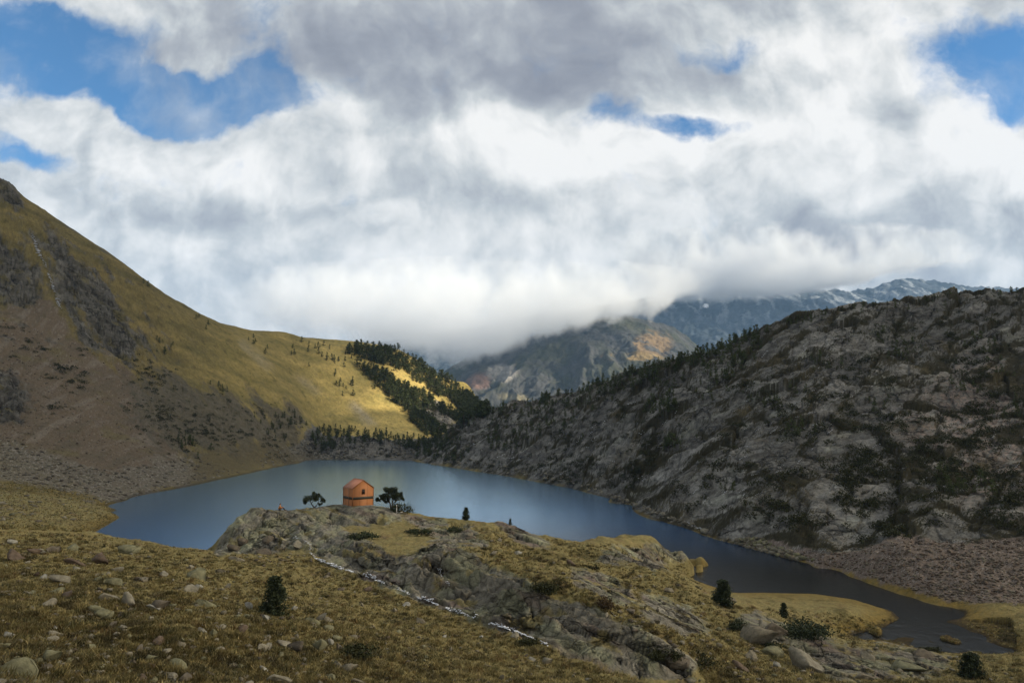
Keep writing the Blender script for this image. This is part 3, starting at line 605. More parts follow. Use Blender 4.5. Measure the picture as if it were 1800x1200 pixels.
def soil_material():
    m = material('mountain_ground', (.2, .2, .2), .95, noise=(2.2, .72, 1.28), attr='tone', spec=.08, coord='World')
    t = m.node_tree; b = t.nodes['Principled BSDF']; g = nd(t, 'ShaderNodeNewGeometry').outputs['Position']
    n1 = nd(t, 'ShaderNodeTexNoise'); n1.inputs['Scale'].default_value = 5.0; n1.inputs['Detail'].default_value = 9; n1.inputs['Roughness'].default_value = .75; lk(t, g, n1.inputs['Vector'])
    bp = nd(t, 'ShaderNodeBump'); bp.inputs['Strength'].default_value = .8; bp.inputs['Distance'].default_value = .07; lk(t, n1.outputs['Fac'], bp.inputs['Height'])
    n2 = nd(t, 'ShaderNodeTexNoise'); n2.inputs['Scale'].default_value = .8; n2.inputs['Detail'].default_value = 9; n2.inputs['Roughness'].default_value = .7; lk(t, g, n2.inputs['Vector'])
    b2 = nd(t, 'ShaderNodeBump'); b2.inputs['Strength'].default_value = .55; b2.inputs['Distance'].default_value = .8; lk(t, n2.outputs['Fac'], b2.inputs['Height']); lk(t, bp.outputs[0], b2.inputs['Normal'])
    # joints of bare rock: warped cells in three sizes, stretched along the bedding; weighted by how much rock there is
    rk_ = nd(t, 'ShaderNodeAttribute', attribute_name='rock').outputs['Fac']
    wn = nd(t, 'ShaderNodeTexNoise'); wn.inputs['Scale'].default_value = .35; wn.inputs['Detail'].default_value = 5; lk(t, g, wn.inputs['Vector'])
    wa = nd(t, 'ShaderNodeVectorMath', operation='MULTIPLY_ADD'); lk(t, wn.outputs['Color'], wa.inputs[0]); wa.inputs[1].default_value = (2.2, 2.2, 2.2); lk(t, g, wa.inputs[2])
    fd = nd(t, 'ShaderNodeTexNoise'); fd.inputs['Scale'].default_value = .13; fd.inputs['Detail'].default_value = 6; fd.inputs['Roughness'].default_value = .7; lk(t, g, fd.inputs['Vector'])
    fm = nd(t, 'ShaderNodeMapRange'); lk(t, fd.outputs['Fac'], fm.inputs[0]); fm.inputs[1].default_value = .38; fm.inputs[2].default_value = .62     # joints come and go
    rf_ = nd(t, 'ShaderNodeMath', operation='MULTIPLY'); lk(t, rk_, rf_.inputs[0]); lk(t, fm.outputs[0], rf_.inputs[1]); rkf = rf_.outputs[0]
    prev = b2.outputs[0]; dark = None
    for scale, stretch, rot, width, dist, amount in ((.16, (1, .8, 2.0), (0, R(-38), 0), .05, 1.0, .55), (.48, (1, .8, 1.9), (0, R(-30), R(15)), .055, .36, .42), (1.5, (.8, 1, 1.8), (0, R(-20), R(-40)), .06, .08, .25)):
        mp = nd(t, 'ShaderNodeMapping'); mp.inputs['Rotation'].default_value = rot; mp.inputs['Scale'].default_value = stretch; lk(t, wa.outputs[0], mp.inputs[0])
        vo = nd(t, 'ShaderNodeTexVoronoi', feature='DISTANCE_TO_EDGE'); vo.inputs['Scale'].default_value = scale; lk(t, mp.outputs[0], vo.inputs['Vector'])
        cr = nd(t, 'ShaderNodeMapRange', interpolation_type='SMOOTHSTEP'); lk(t, vo.outputs['Distance'], cr.inputs[0]); cr.inputs[1].default_value = 0; cr.inputs[2].default_value = width
        vc = nd(t, 'ShaderNodeTexVoronoi', feature='F1'); vc.inputs['Scale'].default_value = scale; lk(t, mp.outputs[0], vc.inputs['Vector'])
        hh = nd(t, 'ShaderNodeMath', operation='MULTIPLY_ADD'); lk(t, vc.outputs['Distance'], hh.inputs[0]); hh.inputs[1].default_value = -.9; lk(t, cr.outputs[0], hh.inputs[2])
        bq = nd(t, 'ShaderNodeBump'); bq.inputs['Distance'].default_value = dist; lk(t, rkf, bq.inputs['Strength']); lk(t, hh.outputs[0], bq.inputs['Height']); lk(t, prev, bq.inputs['Normal']); prev = bq.outputs[0]
        # crack colour darkened for crevice shade and dark growth: 1 - amount * rock * (1 - edge); blocks differ a little in tone
        iv = nd(t, 'ShaderNodeMath', operation='SUBTRACT', in_0=1.0); lk(t, cr.outputs[0], iv.inputs[1])
        ia = nd(t, 'ShaderNodeMath', operation='MULTIPLY'); lk(t, iv.outputs[0], ia.inputs[0]); lk(t, rkf, ia.inputs[1])
        sp_ = nd(t, 'ShaderNodeSeparateColor'); lk(t, vc.outputs['Color'], sp_.inputs[0])
        tb = nd(t, 'ShaderNodeMath', operation='MULTIPLY_ADD'); lk(t, sp_.outputs[0], tb.inputs[0]); tb.inputs[1].default_value = .30; tb.inputs[2].default_value = -.15
        tw = nd(t, 'ShaderNodeMath', operation='MULTIPLY'); lk(t, tb.outputs[0], tw.inputs[0]); lk(t, rk_, tw.inputs[1])
        da = nd(t, 'ShaderNodeMath', operation='MULTIPLY_ADD'); lk(t, ia.outputs[0], da.inputs[0]); da.inputs[1].default_value = -amount; da.inputs[2].default_value = 1.0
        db = nd(t, 'ShaderNodeMath', operation='ADD'); lk(t, da.outputs[0], db.inputs[0]); lk(t, tw.outputs[0], db.inputs[1])
        if dark is None: dark = db.outputs[0]
        else:
            dm = nd(t, 'ShaderNodeMath', operation='MULTIPLY'); lk(t, dark, dm.inputs[0]); lk(t, db.outputs[0], dm.inputs[1]); dark = dm.outputs[0]
    cs = nd(t, 'ShaderNodeVectorMath', operation='SCALE'); lk(t, b.inputs['Base Color'].links[0].from_socket, cs.inputs[0]); lk(t, dark, cs.inputs['Scale']); lk(t, cs.outputs[0], b.inputs['Base Color'])
    lk(t, prev, b.inputs['Normal'])
    return m
M_SOIL = soil_material()
_i = np.arange(NV * NU).reshape(NV, NU)
_F = np.stack([_i[:-1, :-1], _i[:-1, 1:], _i[1:, 1:], _i[1:, :-1]], -1).reshape(-1, 4)
ter = obj('ground', mesh_np('ground', np.stack([Xg, Yg, Zf], -1).reshape(-1, 3), _F, M_SOIL, True, col.reshape(-1, 3)))
_ra = ter.data.attributes.new('rock', 'FLOAT', 'POINT'); _ra.data.foreach_set('value', rock_amt.ravel())
tag(ter, 'rugged valley floor and slopes of dry grass, scree and bare rock round the lake', 'ground', kind='structure')

# ------------------------------------------------------------------ the lake
def water():
    m = bpy.data.materials.new('lake_water'); m.use_nodes = True; t = m.node_tree; t.nodes.remove(t.nodes['Principled BSDF']); out = t.nodes['Material Output']
    g = nd(t, 'ShaderNodeNewGeometry').outputs['Position']; sx = nd(t, 'ShaderNodeSeparateXYZ'); lk(t, g, sx.inputs[0])
    mp = nd(t, 'ShaderNodeMapping'); mp.inputs['Scale'].default_value = (1, .5, 1); mp.inputs['Rotation'].default_value = (0, 0, R(20)); lk(t, g, mp.inputs[0])
    n = nd(t, 'ShaderNodeTexNoise'); n.inputs['Scale'].default_value = 1.1; n.inputs['Detail'].default_value = 5; n.inputs['Roughness'].default_value = .6; lk(t, mp.outputs[0], n.inputs['Vector'])
    n2 = nd(t, 'ShaderNodeTexNoise'); n2.inputs['Scale'].default_value = .022; n2.inputs['Detail'].default_value = 4; lk(t, mp.outputs[0], n2.inputs['Vector'])        # wind lanes
    mr = nd(t, 'ShaderNodeMapRange'); lk(t, n2.outputs['Fac'], mr.inputs[0]); mr.inputs[1].default_value = .38; mr.inputs[2].default_value = .62; mr.inputs[3].default_value = .25; mr.inputs[4].default_value = 1.0
    bp = nd(t, 'ShaderNodeBump'); bp.inputs['Distance'].default_value = .08; lk(t, n.outputs['Fac'], bp.inputs['Height']); lk(t, mr.outputs[0], bp.inputs['Strength'])
    # deep water scatters blue light, the shallow peaty right arm also has the dark hill's reflection in its colour
    dp = nd(t, 'ShaderNodeMapRange', interpolation_type='SMOOTHSTEP'); lk(t, sx.outputs[1], dp.inputs[0]); dp.inputs[1].default_value = 108; dp.inputs[2].default_value = 190
    dl = nd(t, 'ShaderNodeMapRange', interpolation_type='SMOOTHSTEP'); lk(t, sx.outputs[0], dl.inputs[0]); dl.inputs[1].default_value = 18; dl.inputs[2].default_value = -25
    mxd = nd(t, 'ShaderNodeMath', operation='MAXIMUM'); lk(t, dp.outputs[0], mxd.inputs[0]); lk(t, dl.outputs[0], mxd.inputs[1])
    cm = nd(t, 'ShaderNodeMix', data_type='RGBA'); lk(t, mxd.outputs[0], cm.inputs[0]); cm.inputs[6].default_value = (.006, .007, .006, 1); cm.inputs[7].default_value = (.002, .075, .27, 1)
    df = nd(t, 'ShaderNodeBsdfDiffuse'); lk(t, cm.outputs[2], df.inputs[0])
    gl = nd(t, 'ShaderNodeBsdfGlossy'); gl.inputs['Roughness'].default_value = .19; lk(t, bp.outputs[0], gl.inputs['Normal'])
    gc = nd(t, 'ShaderNodeMix', data_type='RGBA'); lk(t, mxd.outputs[0], gc.inputs[0]); gc.inputs[6].default_value = (.36, .36, .36, 1); gc.inputs[7].default_value = (.62, .82, 1.0, 1); lk(t, gc.outputs[2], gl.inputs[0])  # reflection tinted by colour: blue over deep water, dim in the right arm
    fr = nd(t, 'ShaderNodeFresnel'); fr.inputs[0].default_value = 1.5; lk(t, bp.outputs[0], fr.inputs['Normal'])
    fq = nd(t, 'ShaderNodeMath', operation='MULTIPLY', use_clamp=True, in_1=1.6); lk(t, fr.outputs[0], fq.inputs[0])
    mx = nd(t, 'ShaderNodeMixShader'); lk(t, fq.outputs[0], mx.inputs[0]); lk(t, df.outputs[0], mx.inputs[1]); lk(t, gl.outputs[0], mx.inputs[2]); lk(t, mx.outputs[0], out.inputs[0]); return m
M_WATER = water()
wv = np.array([[-300, 55, 0], [250, 55, 0], [250, 440, 0], [-300, 440, 0]], float)
lake = obj('lake_water', mesh_np('lake_water', wv, [[0, 1, 2, 3]], M_WATER)); tag(lake, 'dark blue mountain lake with wind ripples', 'lake', kind='structure')
# ------------------------------------------------------------------ distant mountains
def mountain(name, ridge, Yr, Yf, zf, amp, seed, label, colour_fn, nu=520, nt=420, wl=300.0, back=1.35):
    rp = np.array([[*(lambda r: (r[0], r[1]))(ray(px, py))] for px, py in ridge])
    us = np.linspace(rp[0, 0], rp[-1, 0], nu); ts = np.linspace(0, back, nt)
    sr = np.interp(us, rp[:, 0], rp[:, 1]); zr = CAM_H + sr * Yr
    T, U = np.meshgrid(ts, us, indexing='ij'); Y = Yf + (Yr - Yf) * T; X = U * Y
    ZR = np.repeat(zr[None], nt, 0)
    base = np.where(T <= 1, zf + (ZR - zf) * (T ** 1.15), ZR - (T - 1) * (Yr - Yf) * .55)
    wx = fbm(X / (wl * 1.7), Y / (wl * 1.7), seed + 5, 4) * wl * .55; wy = fbm(X / (wl * 1.7), Y / (wl * 1.7), seed + 8, 4) * wl * .55
    rg = ridged((X + wx) / wl, (Y + wy) / (wl * 1.5), seed, 8, .52) - .62
    env = np.clip(1 - np.abs(T - .62) / .72, 0.10, 1) ** .8
    env = env * (1 - .72 * sstep(.78, 1.0, T))
    Z = base + rg * amp * env + fbm(X / 45, Y / 45, seed + 20, 5, .6) * amp * .10
    cold = colour_fn(X, Y, Z, T, rg, us)
    i = np.arange(nt * nu).reshape(nt, nu)
    F = np.stack([i[:-1, :-1], i[:-1, 1:], i[1:, 1:], i[1:, :-1]], -1).reshape(-1, 4)
    o = obj(name, mesh_np(name, np.stack([X, Y, Z], -1).reshape(-1, 3), F, M_FAR, True, cold.reshape(-1, 3)))
    return tag(o, label, 'mountain', kind='structure')
M_FAR = material('far_rock', (.2, .2, .2), .95, noise=(.06, .75, 1.25), attr='tone', spec=.05, coord='World', bump=(.05, .5, 14.0))
def pxy(X, Y, Z): return to_px(X / Y, (Z - CAM_H) / Y)
def near_col(X, Y, Z, T, rg, us):
    n = fbm(X / 60, Y / 60, 101, 6, .62); n2 = fbm(X / 220, Y / 220, 105, 5)
    k = tone(c(.070, .072, .074), c(.032, .037, .038), .5 + n * 1.0)  # rock tones darkened to stand in for cloud shade
    k = mixc(k, c(.050, .055, .036), sstep(-.1, .4, n2 + n * .4) * .7)
    px, py = pxy(X, Y, Z)
    forest = sstep(.55, .25, T + .25 * n) ; k = mixc(k, c(.022, .034, .020), forest * sstep(-.35, .1, n + .2) * .9)
    def spot(cx, cy, rx, ry): return np.clip(1.25 - np.hypot((px - cx + n * 14) / rx, (py - cy + n2 * 10) / ry), 0, 1) * 3
    k = mixc(k, c(.16, .118, .072), spot(1150, 605, 30, 20) * sstep(-.45, .1, n)); k = mixc(k, c(.20, .15, .075), spot(1115, 628, 50, 8) * sstep(-.2, .2, n))  # orange patch carries sunlight in its colour
    k = mixc(k, c(.19, .185, .175), spot(880, 656, 24, 15)); k = mixc(k, c(.13, .088, .075), spot(840, 670, 22, 14) * .7)
    k = mixc(k, c(.14, .13, .09), spot(905, 695, 30, 7) * .6)
    return k
def far_col(X, Y, Z, T, rg, us):
    n = fbm(X / 90, Y / 90, 111, 6, .62); n2 = fbm(X / 300, Y / 300, 115, 5)
    k = tone(c(.060, .075, .092), c(.020, .030, .040), .5 + n * 1.1 + n2 * .6)  # rock coloured darker and bluer to add haze and cloud shade
    sn = sstep(.66, .92, T + .10 * n) * sstep(.12, .34, ridged(X / 120, Y / 330, 118, 5, .6) - .5 + .1 * n)
    px, py = pxy(X, Y, Z)
    k = mixc(k, c(.55, .60, .66), sn * .34 * sstep(1130, 1230, px))
    return mixc(k, c(.85, .87, .9), np.clip(1.2 - np.hypot((px - 1241) / 4.5, (py - 537) / 3.5), 0, 1) * 4)
mountain('mountain', [(560, 720), (690, 690), (760, 668), (800, 640), (830, 622), (860, 614), (900, 602), (950, 584), (1000, 568), (1050, 560), (1100, 556), (1140, 560), (1180, 574), (1235, 612), (1300, 650), (1400, 700)], 2600, 1450, -120, 105, 131,
         'grey and green mountain spur with a grass patch coloured orange as if sunlit, its top in cloud', near_col)
mountain('mountain', [(420, 640), (560, 612), (700, 596), (800, 585), (900, 560), (1000, 548), (1100, 530), (1200, 512), (1300, 506), (1400, 504), (1450, 508), (1490, 511), (1525, 506), (1560, 497), (1590, 490), (1640, 494), (1690, 502), (1750, 506), (1820, 508), (2000, 530)], 4800, 2700, -150, 170, 141,
         'far blue mountain range streaked with snow below the clouds', far_col, nu=620, nt=420, wl=520.0, back=1.2)

# ------------------------------------------------------------------ low clouds lying on the mountain tops
def low_cloud(label, name, Yc, depth, edge_pts, top_py, dens, nscale, seed, soft, shade=(1, 1, 1), power=1.6):
    """volume between a ragged lower edge (px, py at distance Yc) and a top; density thins out at its borders"""
    P = np.array([at(px, py, Yc) for px, py in edge_pts]); x0, x1 = P[0, 0], P[-1, 0]
    zt = at(900, top_py, Yc)[2]; zb = P[:, 2].min() - soft * 2.2
    mb = MB(); n = 16; xs = np.linspace(x0, x1, n + 1)
    V = []; F = []
    for i, x in enumerate(xs):
        e = math.sin(math.pi * min(max(i / n, .02), .98)) ** .35
        for k in range(12):
            a = 2 * math.pi * k / 12; V.append((x, Yc + depth * .5 * math.cos(a) * e, (zt + zb) / 2 + (zt - zb) * .5 * math.copysign(abs(math.sin(a)) ** .5, math.sin(a)) * (.6 + .4 * e)))
    for i in range(n):
        for k in range(12):
            k2 = (k + 1) % 12; F.append([i * 12 + k, i * 12 + k2, (i + 1) * 12 + k2, (i + 1) * 12 + k])
    mb.add(V, F); m0 = len(V); mb.add([[x0 - 1, Yc, (zt + zb) / 2]], np.zeros((0, 3), int)); mb.add([[x1 + 1, Yc, (zt + zb) / 2]], np.zeros((0, 3), int))
    mb.F.append(np.array([[m0, (k + 1) % 12, k] for k in range(12)] + [[m0 + 1, n * 12 + k, n * 12 + (k + 1) % 12] for k in range(12)]))
    m = bpy.data.materials.new('cloud_vapour'); m.use_nodes = True; t = m.node_tree; t.nodes.clear()
    o_ = nd(t, 'ShaderNodeOutputMaterial'); pv = nd(t, 'ShaderNodeVolumePrincipled'); lk(t, pv.outputs[0], o_.inputs['Volume'])
    pv.inputs['Color'].default_value = (*shade, 1); pv.inputs['Anisotropy'].default_value = 0.0
    g = nd(t, 'ShaderNodeTexCoord').outputs['Object']; sp = nd(t, 'ShaderNodeSeparateXYZ'); lk(t, g, sp.inputs[0])
    # lower edge height as a curve of x
    mr = nd(t, 'ShaderNodeMapRange'); lk(t, sp.outputs[0], mr.inputs[0]); mr.inputs[1].default_value = x0; mr.inputs[2].default_value = x1
    fc = nd(t, 'ShaderNodeFloatCurve'); lk(t, mr.outputs[0], fc.inputs['Value'])
    cv_ = fc.mapping.curves[0]; zz = (P[:, 2] - zb) / (zt - zb); xx = (P[:, 0] - x0) / (x1 - x0)
    cv_.points[0].location = (0, zz[0]); cv_.points[1].location = (1, zz[-1])
    for a, b in zip(xx[1:-1], zz[1:-1]): cv_.points.new(a, b)
    fc.mapping.update()
    def M(op, a, b=None, cc=None, clamp=False):
        q = nd(t, 'ShaderNodeMath', operation=op, use_clamp=clamp)
        for i, v in enumerate((a, b, cc)):
            if v is None: continue
            if isinstance(v, (int, float)): q.inputs[i].default_value = v
            else: lk(t, v, q.inputs[i])
        return q.outputs[0]
    h = M('SUBTRACT', M('DIVIDE', M('SUBTRACT', sp.outputs[2], zb), zt - zb), fc.outputs[0])     # height over the edge, in cloud heights
    h = M('MULTIPLY', h, (zt - zb) / soft)
    nz = nd(t, 'ShaderNodeTexNoise'); nz.inputs['Scale'].default_value = nscale; nz.inputs['Detail'].default_value = 5; nz.inputs['Roughness'].default_value = .6; nz.inputs['Distortion'].default_value = .3
    mp = nd(t, 'ShaderNodeMapping'); mp.inputs['Location'].default_value = (seed * 10., 0, 0); mp.inputs['Scale'].default_value = (1, 1, .8); lk(t, g, mp.inputs[0]); lk(t, mp.outputs[0], nz.inputs['Vector'])
    nn = M('MULTIPLY', M('SUBTRACT', nz.outputs['Fac'], .5), 6.5)
    low = M('ADD', h, nn)
    topf = M('DIVIDE', M('SUBTRACT', zt, sp.outputs[2]), (zt - zb) * .6); topf = M('ADD', topf, M('MULTIPLY', nn, .55)); topf = M('POWER', M('MAXIMUM', topf, 0.0), power)
    sx = M('DIVIDE', M('SUBTRACT', sp.outputs[0], x0), (x1 - x0) * .34); ex = M('DIVIDE', M('SUBTRACT', x1, sp.outputs[0]), (x1 - x0) * .22)
    dy = M('SUBTRACT', 1.0, M('DIVIDE', M('ABSOLUTE', M('SUBTRACT', sp.outputs[1], Yc)), depth * .5)); dy = M('MULTIPLY', dy, 4.0)
    mn = low
    for q in (topf, sx, ex, dy): mn = M('MINIMUM', mn, q)
    mn = M('MULTIPLY', mn, 1.0, None, True)
    lk(t, M('MULTIPLY', mn, dens), pv.inputs['Density'])
    o = obj(name, mb.mesh(name, m)); return tag(o, label, 'cloud', kind='stuff')
low_cloud('white cloud bank wrapped round the top of the middle mountain', 'low_cloud', 2350, 500,
          [(420, 540), (500, 565), (600, 585), (660, 602), (720, 612), (780, 622), (850, 620), (900, 606), (950, 590), (1000, 575), (1050, 562), (1100, 552), (1150, 540), (1200, 520), (1260, 500)], 455, .011, .009, 1, 40.0, (.91, .94, .98))
low_cloud('grey flat cloud base covering the crest of the far range', 'low_cloud', 4350, 500,
          [(1080, 540), (1180, 528), (1260, 523), (1350, 522), (1420, 514), (1480, 505), (1530, 492), (1580, 478), (1650, 466), (1720, 456)], 390, .010, .006, 2, 30.0, (.86, .88, .91), 2.6)

# ------------------------------------------------------------------ unseen cloud sheet added right of the view: keeps the valley in shade, its gap lights the far hillside
def shade_cloud():
    A = 480.0; kx, ky = SUN.x / SUN.z * A, SUN.y / SUN.z * A
    nx, ny = 150, 150
    gx, gy = np.meshgrid(np.linspace(-520, 620, nx), np.linspace(-260, 850, ny))
    h = np.interp(gy, [0, 150, 400, 620, 900], [12, 8, 25, 45, 60])               # typical height of the ground below
    n = fbm(gx / 130, gy / 130, 201, 5, .55); n2 = fbm(gx / 45, gy / 45, 205, 4)
    def ell(cx, cy, rx, ry, rot=0):
        a = math.radians(rot); x = gx - cx; y = gy - cy; X_ = x * math.cos(a) + y * math.sin(a); Y_ = -x * math.sin(a) + y * math.cos(a)
        return np.hypot(X_ / rx, Y_ / ry)
    gap = sstep(1.30, .40, ell(-62, 625, 92, 120, 20) + n * .35 + n2 * .10)
    half = .10 * sstep(1.3, .4, ell(-200, 500, 110, 210, 25) + n * .3)
    veil = .24 * sstep(1.5, .3, ell(-10, 80, 190, 110) + n * .35) + .05
    T = np.clip(np.maximum.reduce([gap, half, veil]) + .015, 0, 1)  # openings shaped for the sun patch and some sunlight on the foreground
    thick = 45 * (1 - T) ** .7 * (1 + .5 * n) + 2
    X = gx + kx; Y = gy + ky
    top = np.stack([X, Y, A + h + thick + 14 * n2], -1).reshape(-1, 3); bot = np.stack([X, Y, A + h - thick * .3 + 5 * n2], -1).reshape(-1, 3)
    i = np.arange(nx * ny).reshape(ny, nx)
    q = np.stack([i[:-1, :-1], i[:-1, 1:], i[1:, 1:], i[1:, :-1]], -1).reshape(-1, 4); N = nx * ny
    rim = np.r_[i[0], i[1:, -1], i[-1, -2::-1], i[-2:0:-1, 0]]; r2_ = np.roll(rim, -1)
    F = np.r_[q, q[:, ::-1] + N, np.c_[rim, rim + N, r2_ + N, r2_]]
    tt = np.sqrt(T).reshape(-1); me = mesh_np('cloud', np.r_[top, bot], F, None, True, np.repeat(np.r_[tt, tt][:, None], 3, 1))
    m = bpy.data.materials.new('shade_cloud_body'); m.use_nodes = True; t = m.node_tree; t.nodes.clear()
    o_ = nd(t, 'ShaderNodeOutputMaterial'); a = nd(t, 'ShaderNodeAttribute', attribute_name='tone'); tr = nd(t, 'ShaderNodeBsdfTransparent')
    d = nd(t, 'ShaderNodeBsdfDiffuse'); d.inputs[0].default_value = (.9, .9, .92, 1); tl = nd(t, 'ShaderNodeBsdfTranslucent'); tl.inputs[0].default_value = (.9, .9, .92, 1)
    m1_ = nd(t, 'ShaderNodeMixShader', in_0=.5); lk(t, d.outputs[0], m1_.inputs[1]); lk(t, tl.outputs[0], m1_.inputs[2])
    m2_ = nd(t, 'ShaderNodeMixShader'); lk(t, a.outputs['Fac'], m2_.inputs[0]); lk(t, m1_.outputs[0], m2_.inputs[1]); lk(t, tr.outputs[0], m2_.inputs[2]); lk(t, m2_.outputs[0], o_.inputs[0])
    me.materials.append(m)
    tag(obj('cloud', me), 'unseen cloud added to shade the valley, its gap shaped to light the far hill', 'cloud', kind='stuff')
shade_cloud()

# ------------------------------------------------------------------ the air itself
def haze():
    mb = MB().box((-5200, -150, -420), (5200, 6000, 1160)); m = bpy.data.materials.new('air'); m.use_nodes = True; t = m.node_tree; t.nodes.clear()
    o_ = nd(t, 'ShaderNodeOutputMaterial'); pv = nd(t, 'ShaderNodeVolumePrincipled'); lk(t, pv.outputs[0], o_.inputs['Volume'])
    pv.inputs['Color'].default_value = (.36, .62, 1, 1); pv.inputs['Density'].default_value = .5e-4; pv.inputs['Anisotropy'].default_value = .0
    tag(obj('haze', mb.mesh('haze', m)), 'thin blue mountain air', 'haze', kind='stuff')
haze()
# ------------------------------------------------------------------ pines and shrubs
M_NEEDLE = material('pine_needles', (.056, .070, .026), .8, noise=(.55, .55, 1.5), coord='World', spec=.15, translucent=.18)
M_NEEDLE_NEAR = material('near_needles', (.028, .036, .016), .75, noise=(3.0, .5, 1.6), coord='World', spec=.2, translucent=.12)
M_BARK = material('bark', (.075, .055, .042), .9, noise=(14, .6, 1.3), bump=(30, .6, .02))
M_JUNIPER = material('juniper', (.030, .032, .014), .85, noise=(1.2, .6, 1.5), coord='World', spec=.1, translucent=.1)
M_DRYBUSH = material('dry_bush', (.075, .052, .028), .9, noise=(2.0, .6, 1.4), coord='World', spec=.1)

def leaf_tris(centres, size, r, squash=1.0):
    """one triangle per centre, random attitude"""
    n = len(centres); a = r.normal(size=(n, 3)); a /= np.linalg.norm(a, axis=1)[:, None]; b = np.cross(a, r.normal(size=(n, 3))); b /= np.linalg.norm(b, axis=1)[:, None]
    s = (size * r.uniform(.6, 1.4, n))[:, None]
    V = np.stack([centres + a * s, centres - a * s * .5 + b * s * .6, centres - a * s * .5 - b * s * .6], 1)
    return V.reshape(-1, 3), np.arange(3 * n).reshape(n, 3)
def crown_points(n, r, R=.3, lo=.10, power=.75, clump=9, lean=0.0, centres=None):
    """points through a clumped, uneven conifer crown of unit height"""
    out = []
    cl = []
    for k in range(clump * 3):
        t = lo + (1 - lo) * (r.random() ** 1.25); rad = R * ((1 - (t - lo) / (1 - lo)) ** power) * r.uniform(.55, 1.15); a = r.uniform(0, 2 * math.pi)
        cl.append((rad * math.cos(a) * r.uniform(.5, 1) + lean * t, rad * math.sin(a) * r.uniform(.5, 1), t, .065 + .36 * rad))
    cl = np.array(cl)
    if centres is not None: centres.extend(cl[:, :3].tolist())
    i = r.integers(0, len(cl), n); p = cl[i, :3] + np.clip(r.normal(size=(n, 3)), -.95, .95) * 1.15 * cl[i, 3:4] * [.62, .62, .42]
    p[:, 2] = np.clip(p[:, 2], lo * .6, 1.03); return p
def far_pine(seed, n=190):
    r = np.random.default_rng(seed); R_ = r.uniform(.22, .36); pw = r.uniform(.5, .9)
    cs = []; V, F = leaf_tris(crown_points(n, r, R_, r.uniform(.05, .14), pw, 8, r.uniform(-.05, .05), cs), .062, r)
    tr = MB().tube([(0, 0, -.08), (0, 0, .3), (0, 0, .9)], [.03, .022, .008], 5)
    for x, y, z in cs: tr.tube([(0, 0, max(.02, z - .06)), (x, y, z)], [.008, .004], 3)         # limbs
    TV = np.concatenate(tr.V); TF = np.concatenate(tr.F)
    return np.r_[TV, V], np.r_[TF, F + len(TV)], np.r_[np.ones(len(TF), int), np.zeros(len(F), int)]
PINES = [far_pine(300 + i) for i in range(9)]
PINE_ME = [mesh_np('pine_tree', v, f, None, False, None, [M_NEEDLE, M_BARK], mi) for v, f, mi in PINES]

def inside(poly, n, r):
    P = np.array(poly, float); x0, y0 = P.min(0); x1, y1 = P.max(0); out = []
    while len(out) < n:
        x, y = r.uniform(x0, x1), r.uniform(y0, y1); ins = False
        for i in range(len(P)):
            (ax, ay), (bx, by) = P[i], P[(i + 1) % len(P)]
            if (ay > y) != (by > y) and x < (bx - ax) * (y - ay) / (by - ay) + ax: ins = not ins
        if ins: out.append((x, y))
    return out
def clumped(poly, n, r, k=None, spread=12):
    """positions gathered round a few centres, inside an outline"""
    cs = inside(poly, k or max(3, n // 6), r); out = []
    P = set()
    while len(out) < n:
        cx, cy = cs[r.integers(len(cs))]; out.append((cx + r.normal() * spread, cy + r.normal() * spread * .55))
    return out
pr = np.random.default_rng(77)
RX = [p[0] for p in RIDGE_R]; RY = [p[1] for p in RIDGE_R]
spots = []          # (px, py, height in metres, zone)
def ridge_px(x): return float(np.interp(x, RX, RY))
for x in np.r_[pr.uniform(775, 1010, 85), pr.uniform(1010, 1330, 150), pr.uniform(1330, 1560, 60), pr.uniform(1560, 1800, 26)]:
    spots.append((x, ridge_px(x) + abs(pr.normal()) * 9 + 1, pr.uniform(1.5, 3.7) * (1.1 if x < 1330 else .55), 'crest'))
for x, y in inside([(1170, 628), (1260, 605), (1330, 590), (1345, 620), (1300, 660), (1235, 690), (1190, 670)], 75, pr): spots.append((x, y, pr.uniform(1.8, 3.6), 'crest'))
for poly, n, zone in (([(745, 800), (800, 752), (880, 715), (1000, 690), (1060, 680), (1000, 745), (900, 790), (800, 815)], 170, 'flank'), ([(1000, 690), (1180, 640), (1180, 740), (1080, 800), (980, 800)], 95, 'flank'),
                      ([(1180, 690), (1400, 570), (1560, 545), (1560, 760), (1300, 860), (1150, 840)], 80, 'flank'), ([(1560, 545), (1800, 520), (1800, 900), (1560, 880)], 90, 'flank')):
    for x, y in clumped(poly, n, pr, n // 7, 15): spots.append((x, y, pr.uniform(1.5, 3.9) if x < 1200 else pr.uniform(.9, 2.6), zone))
for poly, n in (([(612, 604), (700, 616), (745, 640), (800, 675), (862, 716), (850, 735), (812, 722), (760, 690), (700, 650), (640, 632), (605, 622)], 520), ([(690, 668), (740, 690), (790, 722), (840, 728), (815, 748), (770, 722), (735, 720), (700, 700)], 230),
                ([(625, 640), (680, 655), (720, 700), (745, 735), (720, 735), (690, 705), (650, 665)], 190), ([(730, 720), (760, 735), (790, 768), (750, 766), (720, 740)], 100), ([(790, 690), (830, 697), (864, 718), (850, 738), (812, 728)], 130)):
    for x, y in inside(poly, n, pr): spots.append((x, y, pr.uniform(3.4, 7.6), 'sunlit'))
for poly, n in (([(530, 600), (610, 610), (640, 650), (560, 640), (520, 625)], 22), ([(540, 640), (650, 650), (690, 700), (600, 700), (545, 670)], 18), ([(440, 590), (540, 605), (540, 640), (450, 620)], 6)):
    for x, y in inside(poly, n, pr): spots.append((x, y, pr.uniform(2.6, 5.0), 'meadow'))
